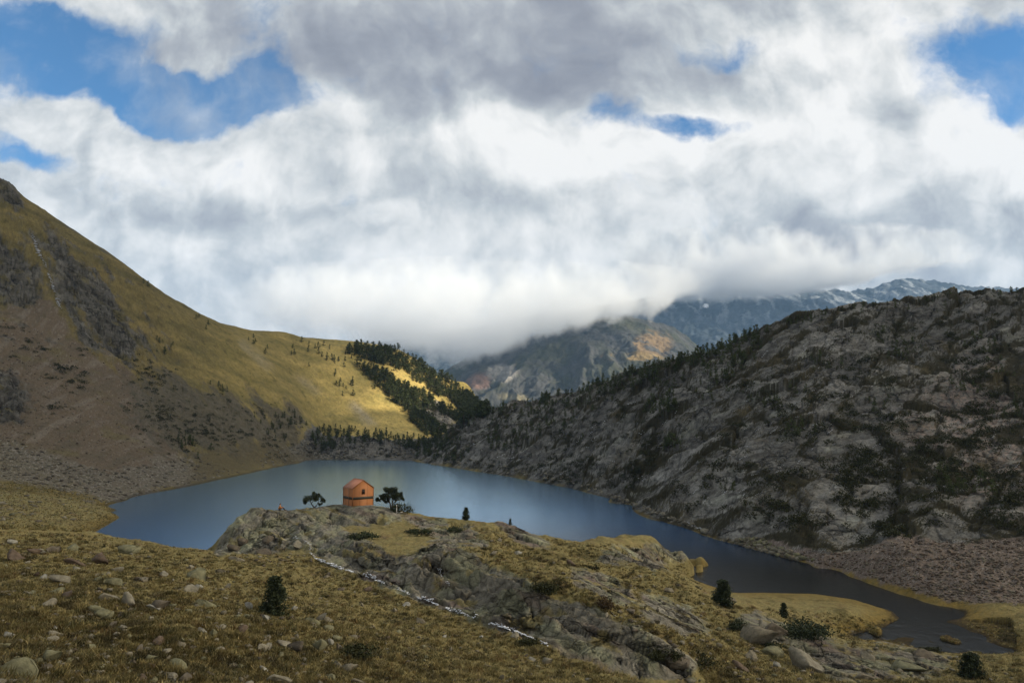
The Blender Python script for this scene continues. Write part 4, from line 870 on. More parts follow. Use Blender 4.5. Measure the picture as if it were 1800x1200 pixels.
for x, y in ((252, 498), (260, 503), (345, 560), (350, 557), (362, 578), (437, 598), (445, 605), (390, 565), (470, 612), (366, 570)): spots.append((x, y, pr.uniform(2.2, 3.6), 'ridge'))
for poly, n in (([(548, 770), (570, 752), (640, 755), (700, 768), (770, 778), (750, 795), (720, 785), (640, 778), (590, 790), (555, 800)], 120), ([(690, 770), (790, 775), (800, 790), (740, 806), (720, 800)], 50)):
    for x, y in inside(poly, n, pr): spots.append((x, y, pr.uniform(3.0, 5.2), 'shore'))
for poly, n in (([(455, 725), (500, 720), (530, 745), (490, 750), (460, 745)], 30), ([(380, 680), (420, 690), (520, 750), (540, 790), (480, 780), (400, 720)], 28), ([(230, 735), (290, 740), (390, 790), (330, 800), (250, 770)], 22), ([(230, 590), (290, 600), (300, 620), (250, 620)], 8)):
    for x, y in clumped(poly, n, pr, n // 4, 9): spots.append((x, y, pr.uniform(1.4, 3.4), 'slope'))
LAB = {'crest': ('dark pine standing on the crest of the shaded rocky hillside right of the lake', 'pines along the crest of the right hillside'),
       'flank': ('small dark pine growing among the bare slabs of the right hillside', 'pines scattered on the right hillside'),
       'sunlit': ('green pine of the sunlit wood on the golden hill beyond the lake', 'pines of the sunlit wood'),
       'meadow': ('lone pine dotted on the golden grass left of the sunlit wood', 'pines dotted on the golden slope'),
       'ridge': ('tiny pine on the long grassy ridge below the left summit', 'pines along the left ridge'),
       'shore': ('dark shaded pine on the rocky hummock at the far end of the lake', 'pines on the far shore hummock'),
       'slope': ('low dark pine on the stony slope left of the far shore', 'pines on the left stony slope')}
placed = []
for x, y, h, z in spots:
    p = hit(x, y)
    if p is None or p[2] < .25 or p[1] > 760: continue
    placed.append((h / p[1], p, h, z))
placed.sort(key=lambda a: -a[0])
rest = MB(); rest_m = []
for k, (sz, p, h, z) in enumerate(placed):
    v = pr.integers(len(PINES)); a = pr.uniform(0, 6.28); w = h * pr.uniform(.85, 1.25) * (1.3 if z == 'sunlit' else 1.0)
    if k < 290:
        o = bpy.data.objects.new('pine_tree', PINE_ME[v]); C.objects.link(o); o.location = (p[0], p[1], p[2] - .02 * h); o.rotation_euler.z = a; o.scale = (w, w, h)
        tag(o, LAB[z][0], 'tree', LAB[z][1])
    else:
        V, F, mi = PINES[v]; V = V * [w, w, h]; V = np.c_[V[:, 0] * math.cos(a) - V[:, 1] * math.sin(a), V[:, 0] * math.sin(a) + V[:, 1] * math.cos(a), V[:, 2]] + p
        rest.add(V, F); rest_m.append(mi)
me = mesh_np('distant_pines', np.concatenate(rest.V), np.concatenate(rest.F), None, False, None, [M_NEEDLE, M_BARK], np.concatenate(rest_m))
tag(obj('distant_pines', me), 'the many smaller pines of the woods round the lake', 'trees', kind='stuff')

# ground-hugging juniper and heath on the rocky slopes, too many to count
def cushion(r, n, flat=.95):
    d = r.normal(size=(n, 3)); d /= np.linalg.norm(d, axis=1)[:, None]; d[:, 2] = np.abs(d[:, 2]) * flat
    return d * r.uniform(.55, 1.05, (n, 1))
CUSH = [leaf_tris(cushion(np.random.default_rng(500 + i), 70), .17, np.random.default_rng(600 + i)) for i in range(6)]
hb = MB(); hr_ = np.random.default_rng(78)
def heath(poly, n, smin, smax, k=None, spread=14):
    for x, y in (clumped(poly, n, hr_, k, spread) if k else inside(poly, n, hr_)):
        p = hit(x, y)
        if p is None or p[2] < .3: continue
        V, F = CUSH[hr_.integers(6)]; s = hr_.uniform(smin, smax); a = hr_.uniform(0, 6.28)
        V = V * s; V = np.c_[V[:, 0] * math.cos(a) - V[:, 1] * math.sin(a), V[:, 0] * math.sin(a) + V[:, 1] * math.cos(a), V[:, 2]] + p
        hb.add(V, F)
heath([(1180, 690), (1400, 590), (1800, 540), (1800, 930), (1560, 950), (1300, 920), (1150, 860)], 620, .5, 1.5, 90, 16)
heath([(1450, 780), (1800, 680), (1800, 930), (1500, 940)], 420, .4, 1.2, 70, 14)
heath([(740, 805), (1000, 700), (1180, 660), (1150, 860), (1000, 840), (800, 820)], 380, .5, 1.5, 60, 14)
heath([(230, 620), (300, 650), (400, 690), (540, 750), (550, 800), (380, 800), (230, 770)], 330, .5, 1.5, 60, 13)
heath([(0, 560), (140, 600), (190, 660), (120, 740), (0, 640)], 70, .6, 1.6, 14, 9)
heath([(612, 604), (700, 616), (800, 675), (862, 716), (850, 735), (812, 722), (760, 690), (700, 650), (640, 632)], 160, .8, 2.0, 40, 10)
heath([(690, 668), (740, 690), (840, 728), (800, 765), (745, 740), (650, 665)], 130, .8, 2.0, 34, 10)
heath([(545, 775), (600, 775), (770, 790), (730, 805), (560, 805)], 120, .5, 1.3, 30, 8)
tag(obj('heath_shrubs', hb.mesh('heath_shrubs', M_JUNIPER)), 'dark low juniper and heath cushions in the cracks of the slopes', 'shrubs', kind='stuff')

# ---- the plants near the viewer, one by one
def land(px, py):
    for k in range(12):
        p = hit(px, py + 1.5 * k)
        if p is not None and p[2] > .4: return p
    return hit(px, py + 20)
def near_conifer(px, py, h, R_, label, seed, n=2600, name='pine_tree', cat='tree', leafs=.05, lo=.03, power=.6):
    p = land(px, py); r = np.random.default_rng(seed); root = empty(name, p); tag(root, label, cat)
    obj('trunk', MB().tube([(0, 0, -.15), (.01 * h, 0, h * .4), (-.01 * h, 0, h * .9)], [.055 * h ** .7, .035 * h ** .7, .008], 7).mesh('trunk', M_BARK, True), root)
    pts = []
    for k in range(80):                                                          # boughs sweeping up and out
        t = lo + (1 - lo) * (k + r.random()) / 80; rad = R_ * (1 - t) ** power * r.uniform(.45, 1.2) + .02; a = r.uniform(0, 6.28) + k * 2.4
        m = n // 80; s = r.random(m) ** .7
        q = np.c_[rad * s * math.cos(a), rad * s * math.sin(a), t + s * s * .07] + r.normal(size=(m, 3)) * [.030, .030, .030] * (.5 + s[:, None])
        pts.append(q)
    pts = np.concatenate(pts); pts[:, 2] = np.clip(pts[:, 2], .01, 1.02)
    V, F = leaf_tris(pts * [h, h, h], leafs * h ** .3, r)
    obj('crown', mesh_np('crown', V, F, M_NEEDLE_NEAR), root); return root
near_conifer(481, 1081, 1.9, .34, 'dark upright young pine alone on the near grassy slope', 901, 6500, leafs=.07, power=.48)
near_conifer(819, 911, 1.45, .33, 'small pointed pine on the headland crest right of the hut', 902, 2600, leafs=.075)
near_conifer(897, 916, .75, .30, 'tiny pine sprouting from the rock knob at the end of the crest', 903, 700)
near_conifer(1272, 1065, 2.3, .42, 'bushy green pine at the water edge of the right bay', 904, 5200, leafs=.085, power=.4)
near_conifer(1378, 1085, 1.35, .36, 'slim young pine above the boulders of the right foreground', 905, 2600, leafs=.07)
near_conifer(1708, 1192, 1.75, .52, 'round dark pine bush at the bottom right corner', 906, 4500, leafs=.075, power=.35)
def near_bush(px, py, w, h, label, seed, n=900, mat=None, name='juniper_bush', depth=.8, yaw=0.0):
    p = land(px, py); r = np.random.default_rng(seed); root = empty(name, p, yaw); tag(root, label, 'bush')
    st = MB()
    for k in range(5):
        a = r.uniform(0, 6.28); st.tube([(0, 0, -.1), (w * .18 * math.cos(a), w * .18 * math.sin(a), h * .3), (w * .4 * math.cos(a), w * .32 * math.sin(a), h * .6)], [.03, .022, .01], 5)
    obj('stem', st.mesh('stem', M_BARK, True), root)
    cl = np.c_[r.uniform(-.5, .5, 14) * w, r.uniform(-.5, .5, 14) * w * depth, r.uniform(.15, .75, 14) * h]; cl[:, 2] *= 1 - .9 * (np.abs(cl[:, 0]) / w)
    i = r.integers(0, 14, n); q = cl[i] + r.normal(size=(n, 3)) * [w * .13, w * .13 * depth, h * .17]; q[:, 2] = np.abs(q[:, 2])
    V, F = leaf_tris(q, .05 + .02 * w, r); obj('foliage', mesh_np('foliage', V, F, mat or M_NEEDLE_NEAR), root); return root
near_bush(1422, 1122, 3.6, 1.35, 'large dark juniper bush sprawling over the boulders on the right', 911, 3000)
near_bush(1295, 1106, 1.5, .8, 'small dark bush just below the bushy pine of the right bay', 912, 1100)
near_bush(1352, 1140, 1.5, .7, 'dark bush under the big boulder in the right foreground', 913, 900)
near_bush(708, 900, 2.1, 1.5, 'dark rounded bush beside the pine right of the hut', 914, 1500)
near_bush(637, 945, 2.2, .65, 'low dark juniper mat on the grass terrace below the hut', 915, 1300)
near_bush(724, 936, 1.3, .5, 'little dark juniper tuft below the bush right of the hut', 916, 600)
near_bush(742, 940, 1.9, .75, 'dark juniper mound on the slope below the white post', 917, 900)
near_bush(800, 935, 1.5, .8, 'dark bush under the headland crest left of the pointed pine', 918, 800)
near_bush(962, 1038, 2.4, .7, 'long dark juniper mat above the greenish rock slab', 919, 1200, M_JUNIPER)
near_bush(1060, 1068, 1.2, .75, 'brown dry bush on the slabs in the middle of the headland', 920, 800, M_DRYBUSH)
near_bush(925, 1132, 1.3, .4, 'flat dark bush beside the lower end of the snow strip', 921, 700, M_JUNIPER)
near_bush(1170, 1155, 1.6, .7, 'dark bush in the hollow under the last slab', 922, 900, M_JUNIPER)
near_bush(1040, 1000, 1.1, .45, 'small dark cushion between the low humps of the headland', 923, 500, M_JUNIPER)
near_bush(1115, 968, 1.2, .5, 'dark cushion on the far tip of the headland', 924, 500, M_JUNIPER)
near_bush(620, 1150, 1.8, .3, 'dark heath cushion in the grass at the bottom of the gully slope', 925, 900, M_JUNIPER)
near_bush(1640, 1130, 1.5, .35, 'flat dark cushion between the peat channels', 926, 500, M_JUNIPER)
near_bush(1235, 1170, 1.8, .8, 'dark bush at the bottom edge right of the last slab', 927, 900, M_JUNIPER)

def crooked_pine(px, py, limbs, clumps, label, seed, leaf=.065, per=420):
    """open pine: bent limbs, each ending in tufts of needles"""
    p = land(px, py); r = np.random.default_rng(seed); root = empty('pine_tree', p); tag(root, label, 'tree')
    tb = MB()
    for pts, r0 in limbs:
        q = np.array(pts, float); tb.tube(q, np.linspace(r0, r0 * .35, len(q)), 7)
    obj('trunk', tb.mesh('trunk', M_BARK, True), root)
    V = []; 
    for (x, y, z, rad) in clumps:
        for k in range(4):
            c0 = np.array([x, y, z]) + r.normal(size=3) * rad * [.5, .5, .42]
            d = r.normal(size=(per // 4, 3)); d /= np.linalg.norm(d, axis=1)[:, None]; d[:, 2] = d[:, 2] * .95 + .1
            V.append(c0 + d * rad * .72 * r.uniform(.4, 1.0, (per // 4, 1)))
    V, F = leaf_tris(np.concatenate(V), leaf, r); obj('crown', mesh_np('crown', V, F, M_NEEDLE_NEAR), root)
crooked_pine(552.5, 892, [([(0, 0, -.2), (-.05, 0, .1), (-.38, .05, .45), (-.5, 0, .85), (-.75, 0, 1.1)], .09), ([(0, 0, 0), (.25, 0, .25), (.42, .1, .6), (.5, 0, 1.0), (.85, 0, 1.1)], .08), ([(-.4, 0, .5), (-.1, .2, .9), (0, .1, 1.3)], .05), ([(.4, .05, .55), (.6, -.1, .55), (.75, -.1, .5)], .035), ([(-.5, 0, .8), (-.9, .1, .85), (-1.15, 0, .8)], .035)],
             [(-1.0, 0, .95, .36), (-.75, .15, 1.25, .40), (-.3, 0, 1.45, .42), (.05, .2, 1.42, .40), (.38, -.1, 1.25, .38), (.55, .1, 1.1, .32), (1.0, 0, 1.0, .30), (1.15, .05, .85, .2), (-.5, -.3, 1.05, .36), (.1, -.3, 1.12, .36), (.72, -.1, .42, .17), (-1.1, .05, .62, .22), (.45, .0, 1.55, .22), (-.2, .3, 1.7, .2)], 'small flat crowned pine with a forked trunk left of the orange hut', 931)
crooked_pine(688, 895, [([(0, 0, -.2), (-.1, 0, .5), (-.3, .1, 1.1), (-.3, 0, 1.8)], .10), ([(.05, 0, -.2), (.12, .05, .5), (.05, .1, 1.2), (.2, 0, 2.0)], .09), ([(.1, 0, .6), (.5, .1, 1.0), (1.0, 0, 1.3)], .05), ([(-.2, 0, .8), (-.7, 0, 1.0), (-1.2, 0, 1.15), (-1.6, .1, 1.2)], .05), ([(.1, .05, .9), (.5, -.1, 1.5), (.7, 0, 1.9)], .05)],
             [(-.7, 0, 2.35, .42), (-.25, .2, 2.2, .46), (.15, 0, 2.35, .42), (.6, .1, 2.1, .42), (.95, 0, 1.75, .40), (-.5, -.2, 1.8, .48), (0, -.2, 1.75, .5), (.5, -.2, 1.6, .46), (-.85, 0, 1.55, .38), (-1.25, .1, 1.35, .30), (-1.7, 0, 1.3, .20), (1.15, .1, 1.35, .26), (1.35, 0, 1.15, .18), (.3, .3, 1.25, .36), (-.3, .3, 1.35, .38), (-.9, .2, 1.05, .2), (-1.8, 0, 1.05, .14), (-.55, 0, .95, .2)],
             'larger spreading pine with several pale trunks right of the orange hut', 932, .07, 520)
# ------------------------------------------------------------------ boulders, loose stones, scree
M_STONE = material('stone', (.2, .2, .2), .92, noise=(3.5, .6, 1.35), attr='tone', bump=(9, .7, .05), spec=.1, coord='World')
def stone_shape(seed, sub=2, cuts=11, flat=.6):
    r = np.random.default_rng(seed); bm = bmesh.new(); bmesh.ops.create_icosphere(bm, subdivisions=sub, radius=1)
    V = np.array([v.co[:] for v in bm.verts]); F = np.array([[v.index for v in f.verts] for f in bm.faces]); bm.free()
    for k in range(cuts):                                    # planes that chop the ball into an angular block
        n = r.normal(size=3); n /= np.linalg.norm(n); d = r.uniform(.30, .62); e = V @ n - d; V = V - np.outer(np.maximum(e, 0), n)
    V /= np.abs(V).max(0); V *= np.array([1.0, r.uniform(.6, .95), flat * r.uniform(.7, 1.2)]); V += (.012 if sub > 2 else .03) * r.normal(size=V.shape)
    V[:, 2] -= V[:, 2].min() + .40 * np.ptp(V[:, 2]); return V, F
BIG = [stone_shape(700 + i, 3, 17, .60) for i in range(8)]; SMALL = [stone_shape(730 + i, 1, 7, .5) for i in range(10)]
TONES = [(.150, .132, .096), (.180, .163, .122), (.095, .080, .060), (.145, .138, .082), (.100, .074, .054), (.24, .23, .195)]
BIG_ME = {}
def stone_mesh(v, tn):
    if (v, tn) not in BIG_ME: BIG_ME[(v, tn)] = mesh_np('boulder', BIG[v][0], BIG[v][1], M_STONE, False, np.repeat([TONES[tn]], len(BIG[v][0]), 0))
    return BIG_ME[(v, tn)]
sr = np.random.default_rng(88)
def boulder(px, py, wpx, hpx, label, tn, v, rz=0.0, group=None, tilt=(0, 0)):
    p = hit(px, py)
    if p is None: return
    k = p[1] / FPX; o = bpy.data.objects.new('boulder', stone_mesh(v, tn)); C.objects.link(o); w = wpx * k / 1.75; h = hpx * k / 1.0
    o.location = p; o.rotation_euler = (tilt[0], tilt[1], rz); o.scale = (w, w * .9, h / .8); tag(o, label, 'boulder', group)
for a in [(170, 988, 34, 26, 'tall dark brown boulder leaning on a slab, upper left foreground', 4, 0, .3, None, (.2, .5)), (137, 992, 40, 17, 'flat brown slab left of the tall dark brown boulder', 4, 1, .2, None, (0, .25)),
          (24, 985, 32, 22, 'dark split boulder at the left edge of the grass', 4, 2, .1), (227, 972, 42, 20, 'low pale slab half sunk in grass below the lake edge', 3, 3, .0), (22, 955, 16, 11, 'small pale pointed stone at the far left below the meadow', 5, 4, .4),
          (342, 1014, 36, 20, 'rounded greenish boulder right of the middle of the near slope', 3, 5, .1), (365, 1066, 40, 18, 'layered pale slab above the left of the young pine', 3, 6, .2), (333, 1037, 24, 15, 'pale wedge stone below the rounded greenish boulder', 1, 7, .6),
          (277, 1070, 30, 22, 'grey brown upright block among the stones of the near slope', 2, 0, .9), (195, 1052, 34, 20, 'broad pale boulder in the stone patch on the left', 1, 1, .4), (225, 1062, 32, 20, 'leaning pale slab beside the broad pale boulder', 1, 2, 1.0, None, (.2, .5)),
          (183, 1085, 34, 20, 'wide greenish grey boulder below the stone patch', 3, 3, .2), (105, 1020, 34, 16, 'pale grey outcrop stone at the upper left of the grass', 1, 4, .1), (75, 1017, 14, 11, 'small bluish pale stone left of the grey outcrop', 5, 5, .0),
          (357, 1111, 17, 12, 'bright white triangular stone on the near grass', 5, 6, .3), (308, 1170, 44, 20, 'long greenish slab near the bottom of the near slope', 3, 7, -.5), (262, 1160, 26, 14, 'yellowish stone left of the long greenish slab', 3, 0, .5),
          (495, 1195, 42, 22, 'large pale boulder at the bottom edge below the young pine', 1, 1, .2), (463, 1178, 14, 10, 'small bright stone left of the large bottom boulder', 5, 2, .6), (579, 1108, 18, 15, 'pale block in the grass left of the snow gully', 3, 3, .4),
          (582, 1132, 10, 14, 'narrow pale upright stone by the dark heath cushion', 5, 4, .1), (278, 1130, 24, 16, 'pinkish stone cluster block above the long slab', 4, 5, .8), (595, 1170, 16, 12, 'pale stone at the right edge of the near grass', 1, 6, .0),
          (30, 1185, 60, 40, 'big lichen covered boulder in the bottom left corner', 3, 7, .3), (85, 1160, 34, 24, 'yellow green boulder right of the corner boulder', 3, 0, .7), (250, 1020, 22, 12, 'grey stone between the grass tufts left of the greenish boulder', 2, 1, .2),
          (523, 962, 24, 12, 'long pale block lying at the head of the snow strip', 1, 2, -.5), (427, 957, 20, 14, 'rounded grey rock at the foot of the left headland cliff', 2, 3, .1), (411, 966, 22, 13, 'flat boulder below the left headland cliff by the water', 2, 4, .0),
          (470, 952, 24, 14, 'grey boulder below the person on the headland', 2, 5, .3), (418, 985, 34, 10, 'wide flat tan slab in the grass below the headland', 0, 6, .0), (462, 972, 28, 12, 'two edged dark slab in the hollow below the headland', 2, 7, .2),
          (1325, 1128, 60, 40, 'big grey boulder under the slim pine on the right', 0, 0, .2), (1362, 1112, 60, 36, 'dark cracked boulder right of the big grey boulder', 2, 1, .5), (1415, 1172, 52, 36, 'pale pinkish boulder in the lower right foreground', 1, 2, .1),
          (1365, 1152, 44, 24, 'greenish grey boulder above the pale pinkish boulder', 3, 3, .7), (1365, 1170, 14, 12, 'white stone left of the pale pinkish boulder', 5, 4, .0), (1320, 1158, 30, 18, 'pointed grey stone on the brown slope right of the slabs', 0, 5, .4),
          (1530, 1158, 30, 18, 'pale stone on the wet meadow below the stream', 1, 6, .2), (1620, 1152, 34, 16, 'dark low boulder in the meadow right of the stream', 2, 7, .1), (1590, 1175, 60, 16, 'long yellowish slab at the lower right meadow', 3, 0, -.3),
          (1520, 1190, 40, 18, 'grey slab at the bottom edge near the right corner', 0, 1, .2), (1300, 1175, 26, 18, 'brown stone left of the white stone at the bottom', 4, 2, .2), (1195, 1170, 46, 22, 'square edged block at the lower end of the long slab', 2, 3, .1),
          (1285, 1055, 18, 9, 'flat stone at the foot of the bushy pine', 0, 4, .0), (905, 1120, 18, 12, 'pale stone just left of the lower snow strip', 1, 5, .4), (742, 1094, 18, 12, 'grey stone under the middle of the snow strip', 0, 6, .4), (715, 1063, 14, 8, 'bright flat stone left of the snow strip', 5, 7, .0),
          (960, 1165, 18, 14, 'rounded stone in the dark lower gully', 1, 0, .4), (632, 1200, 28, 16, 'half cut stone at the bottom edge in the middle left', 0, 1, .0)]:
    boulder(*a)
n_b = 0
for zone, poly, n, lo, hi, label, grp in (('slope', [(0, 950), (330, 985), (450, 1010), (600, 1060), (620, 1200), (0, 1200)], 150, 8, 32, 'pale angular stone half buried in the dry grass of the near left slope', 'stones in the grass of the near left slope'),
                                   ('gully', [(520, 985), (640, 1030), (860, 1110), (1000, 1160), (1080, 1200), (660, 1200), (560, 1060)], 55, 6, 18, 'small pale stone on the brown gully slope left of the snow', 'stones on the gully slope'),
                                   ('head', [(700, 915), (960, 960), (1240, 985), (1260, 1060), (1180, 1150), (980, 1040), (800, 950)], 45, 6, 20, 'flat grey stone lying on the grass of the headland', 'stones on the headland')):
    for x, y in inside(poly, n, sr):
        w = lo + (hi - lo) * sr.random() ** 2.2
        boulder(x, y, w, w * sr.uniform(.4, .65), label, int(sr.choice(6, p=[.25, .25, .15, .2, .08, .07])), int(sr.integers(8)), sr.uniform(0, 6.28), grp, (sr.normal() * .15, sr.normal() * .15))
def stone_field(name, label, areas, seed):
    r = np.random.default_rng(seed); mb = MB(); allV = []; allF = []; allC = []; k = 0
    for poly, n, lo, hi, tones in areas:
        for x, y in inside(poly, n, r):
            p = hit(x, y)
            if p is None or p[2] < .03: continue
            V, F = SMALL[r.integers(10)]; s = (lo + (hi - lo) * r.random() ** 3); a = r.uniform(0, 6.28); V = V * s * [1, 1, r.uniform(.7, 1.3)]
            V = np.c_[V[:, 0] * math.cos(a) - V[:, 1] * math.sin(a), V[:, 0] * math.sin(a) + V[:, 1] * math.cos(a), V[:, 2]] + p
            allV.append(V); allF.append(F + k); k += len(V); allC.append(np.broadcast_to(np.array(TONES[tones[r.integers(len(tones))]]) * r.uniform(.6, 1.15), V.shape))
    me = mesh_np(name, np.concatenate(allV), np.concatenate(allF), M_STONE, False, np.concatenate(allC)); tag(obj(name, me), label, 'stones', kind='stuff')
stone_field('loose_stones', 'countless small stones strewn through the near grass', [([(-60, 945), (330, 980), (560, 1060), (640, 1210), (-60, 1210)], 900, .04, .24, (0, 1, 2, 3)), ([(-60, 1100), (200, 1110), (260, 1210), (-60, 1210)], 300, .05, .25, (0, 1, 3)),
            ([(520, 985), (860, 1110), (1080, 1200), (640, 1200)], 420, .03, .16, (0, 1, 2, 4)), ([(980, 990), (1250, 1080), (1250, 1180), (1100, 1100)], 260, .05, .30, (0, 1, 2)), ([(1250, 1100), (1700, 1140), (1800, 1200), (1200, 1200)], 330, .06, .38, (0, 1, 2, 3)), ([(420, 930), (560, 960), (545, 1000), (400, 990)], 160, .05, .28, (0, 1, 2))], 91)
stone_field('meadow_stones', 'scattered small stones on the flat meadow left of the lake', [([(-40, 860), (120, 850), (200, 900), (150, 930), (-40, 920)], 130, .12, .8, (0, 1, 2, 3)), ([(0, 880), (70, 880), (70, 905), (0, 905)], 60, .15, .9, (0, 1))], 93)
stone_field('scree', 'grey and reddish scree fans at the foot of the slopes', [([(1260, 950), (1420, 972), (1590, 950), (1810, 945), (1810, 1060), (1680, 1060), (1500, 1005)], 4200, .06, .34, (0, 4, 4, 2)), ([(1265, 950), (1330, 945), (1430, 985), (1400, 985)], 350, .2, .9, (0, 1, 3)),
            ([(0, 760), (100, 805), (190, 830), (340, 800), (420, 830), (250, 868), (190, 886), (60, 850), (0, 840)], 1700, .15, 1.0, (0, 1, 2)), ([(0, 560), (130, 600), (250, 660), (330, 790), (190, 830), (0, 770)], 1800, .10, .6, (4, 0, 2)), ([(470, 790), (560, 770), (560, 806), (450, 822)], 300, .2, 1.2, (0, 1)),
            ([(560, 790), (730, 795), (728, 808), (560, 806)], 160, .3, 1.6, (0, 1)), ([(740, 806), (1000, 850), (1250, 940), (1240, 930), (1000, 840), (760, 795)], 420, .2, 1.3, (0, 1))], 92)

# ---- grass: short leaning blades in tussocks
def grass(name, label, areas, seed, tilt=(.3, 1.3), spread=.07, dark=1.0):
    r = np.random.default_rng(seed); Vs = []; Cs = []
    cols = np.array([(.28, .222, .092), (.20, .168, .070), (.38, .305, .140), (.130, .118, .052), (.20, .135, .058)])
    for poly, n, hgt, blades in areas:
        P = [hit(x, y) for x, y in inside(poly, n, r)]; P = np.array([p for p in P if p is not None and p[2] > .1])
        i = np.clip(np.interp(P[:, 0] / P[:, 1], US, np.arange(NU)).astype(int), 0, NU - 1); j = np.clip(np.searchsorted(YS, P[:, 1]), 0, NV - 1)
        kp = pk[j, i] < .35; P = P[kp]; pat = sstep(-.05, .35, PATCHY[j, i][kp] + .5 * fbm(P[:, 0] * .35, P[:, 1] * .27, 73, 5, .55)); m = len(P)
        if not m: continue
        tc_ = cols[r.choice(5, m, p=[.3, .3, .12, .2, .08])] * dark * r.uniform(.75, 1.2, (m, 1)); tc_ = tc_ * (1 - pat[:, None] * np.array([.42, .40, .30])); th = hgt * r.uniform(.6, 1.4, m); az0 = r.normal(-.6, .9, m)
        for b in range(blades):
            a = az0 + r.normal(size=m) * 1.0; lean = r.uniform(*tilt, m) * th; h = th * r.uniform(.45, 1.0, m); o = r.normal(size=(m, 2)) * spread
            base = P + np.c_[o, np.full(m, -.03)]; w = .012 + .010 * r.random(m) + P[:, 1] * .00022; px_ = np.c_[-np.sin(a), np.cos(a), 0 * a] * w[:, None]
            tip = base + np.c_[np.cos(a) * lean, np.sin(a) * lean, h]
            Vs.append(np.stack([base - px_, base + px_, tip], 1).reshape(-1, 3)); Cs.append(np.repeat(tc_ * r.uniform(.85, 1.15, (m, 1)), 3, 0))
    V = np.concatenate(Vs); me = mesh_np(name, V, np.arange(len(V)).reshape(-1, 3), M_GRASS, False, np.concatenate(Cs)); tag(obj(name, me), label, 'grass', kind='stuff')
M_GRASS = material('grass_blades', (.2, .2, .1), .9, attr='tone', spec=.05, translucent=.25)
grass('dry_grass', 'short dry golden grass of the near slopes and the headland', [([(-40, 930), (160, 938), (380, 970), (545, 975), (800, 1080), (1000, 1145), (1120, 1195), (1150, 1215), (-40, 1215)], 26000, .15, 9),
      ([(720, 905), (960, 945), (1200, 965), (1250, 1060), (1500, 1080), (1560, 1100), (1800, 1090), (1800, 1210), (1250, 1210), (1180, 1130), (1000, 1050), (870, 990), (760, 950)], 13000, .17, 8),
      ([(-40, 850), (60, 845), (150, 870), (205, 897), (205, 910), (165, 934), (-40, 928)], 3200, .30, 6)], 95)

grass('grass_tussocks', 'taller tussocks of old grass standing out of the short turf', [([(-40, 935), (160, 945), (380, 975), (545, 985), (800, 1090), (1000, 1155), (1100, 1205), (-40, 1205)], 1500, .24, 34), ([(720, 915), (960, 950), (1200, 970), (1250, 1060), (1500, 1085), (1800, 1100), (1800, 1205), (1250, 1205), (1180, 1130), (1000, 1050), (760, 955)], 1000, .26, 30)], 96, (.3, 1.0), .13, .72)
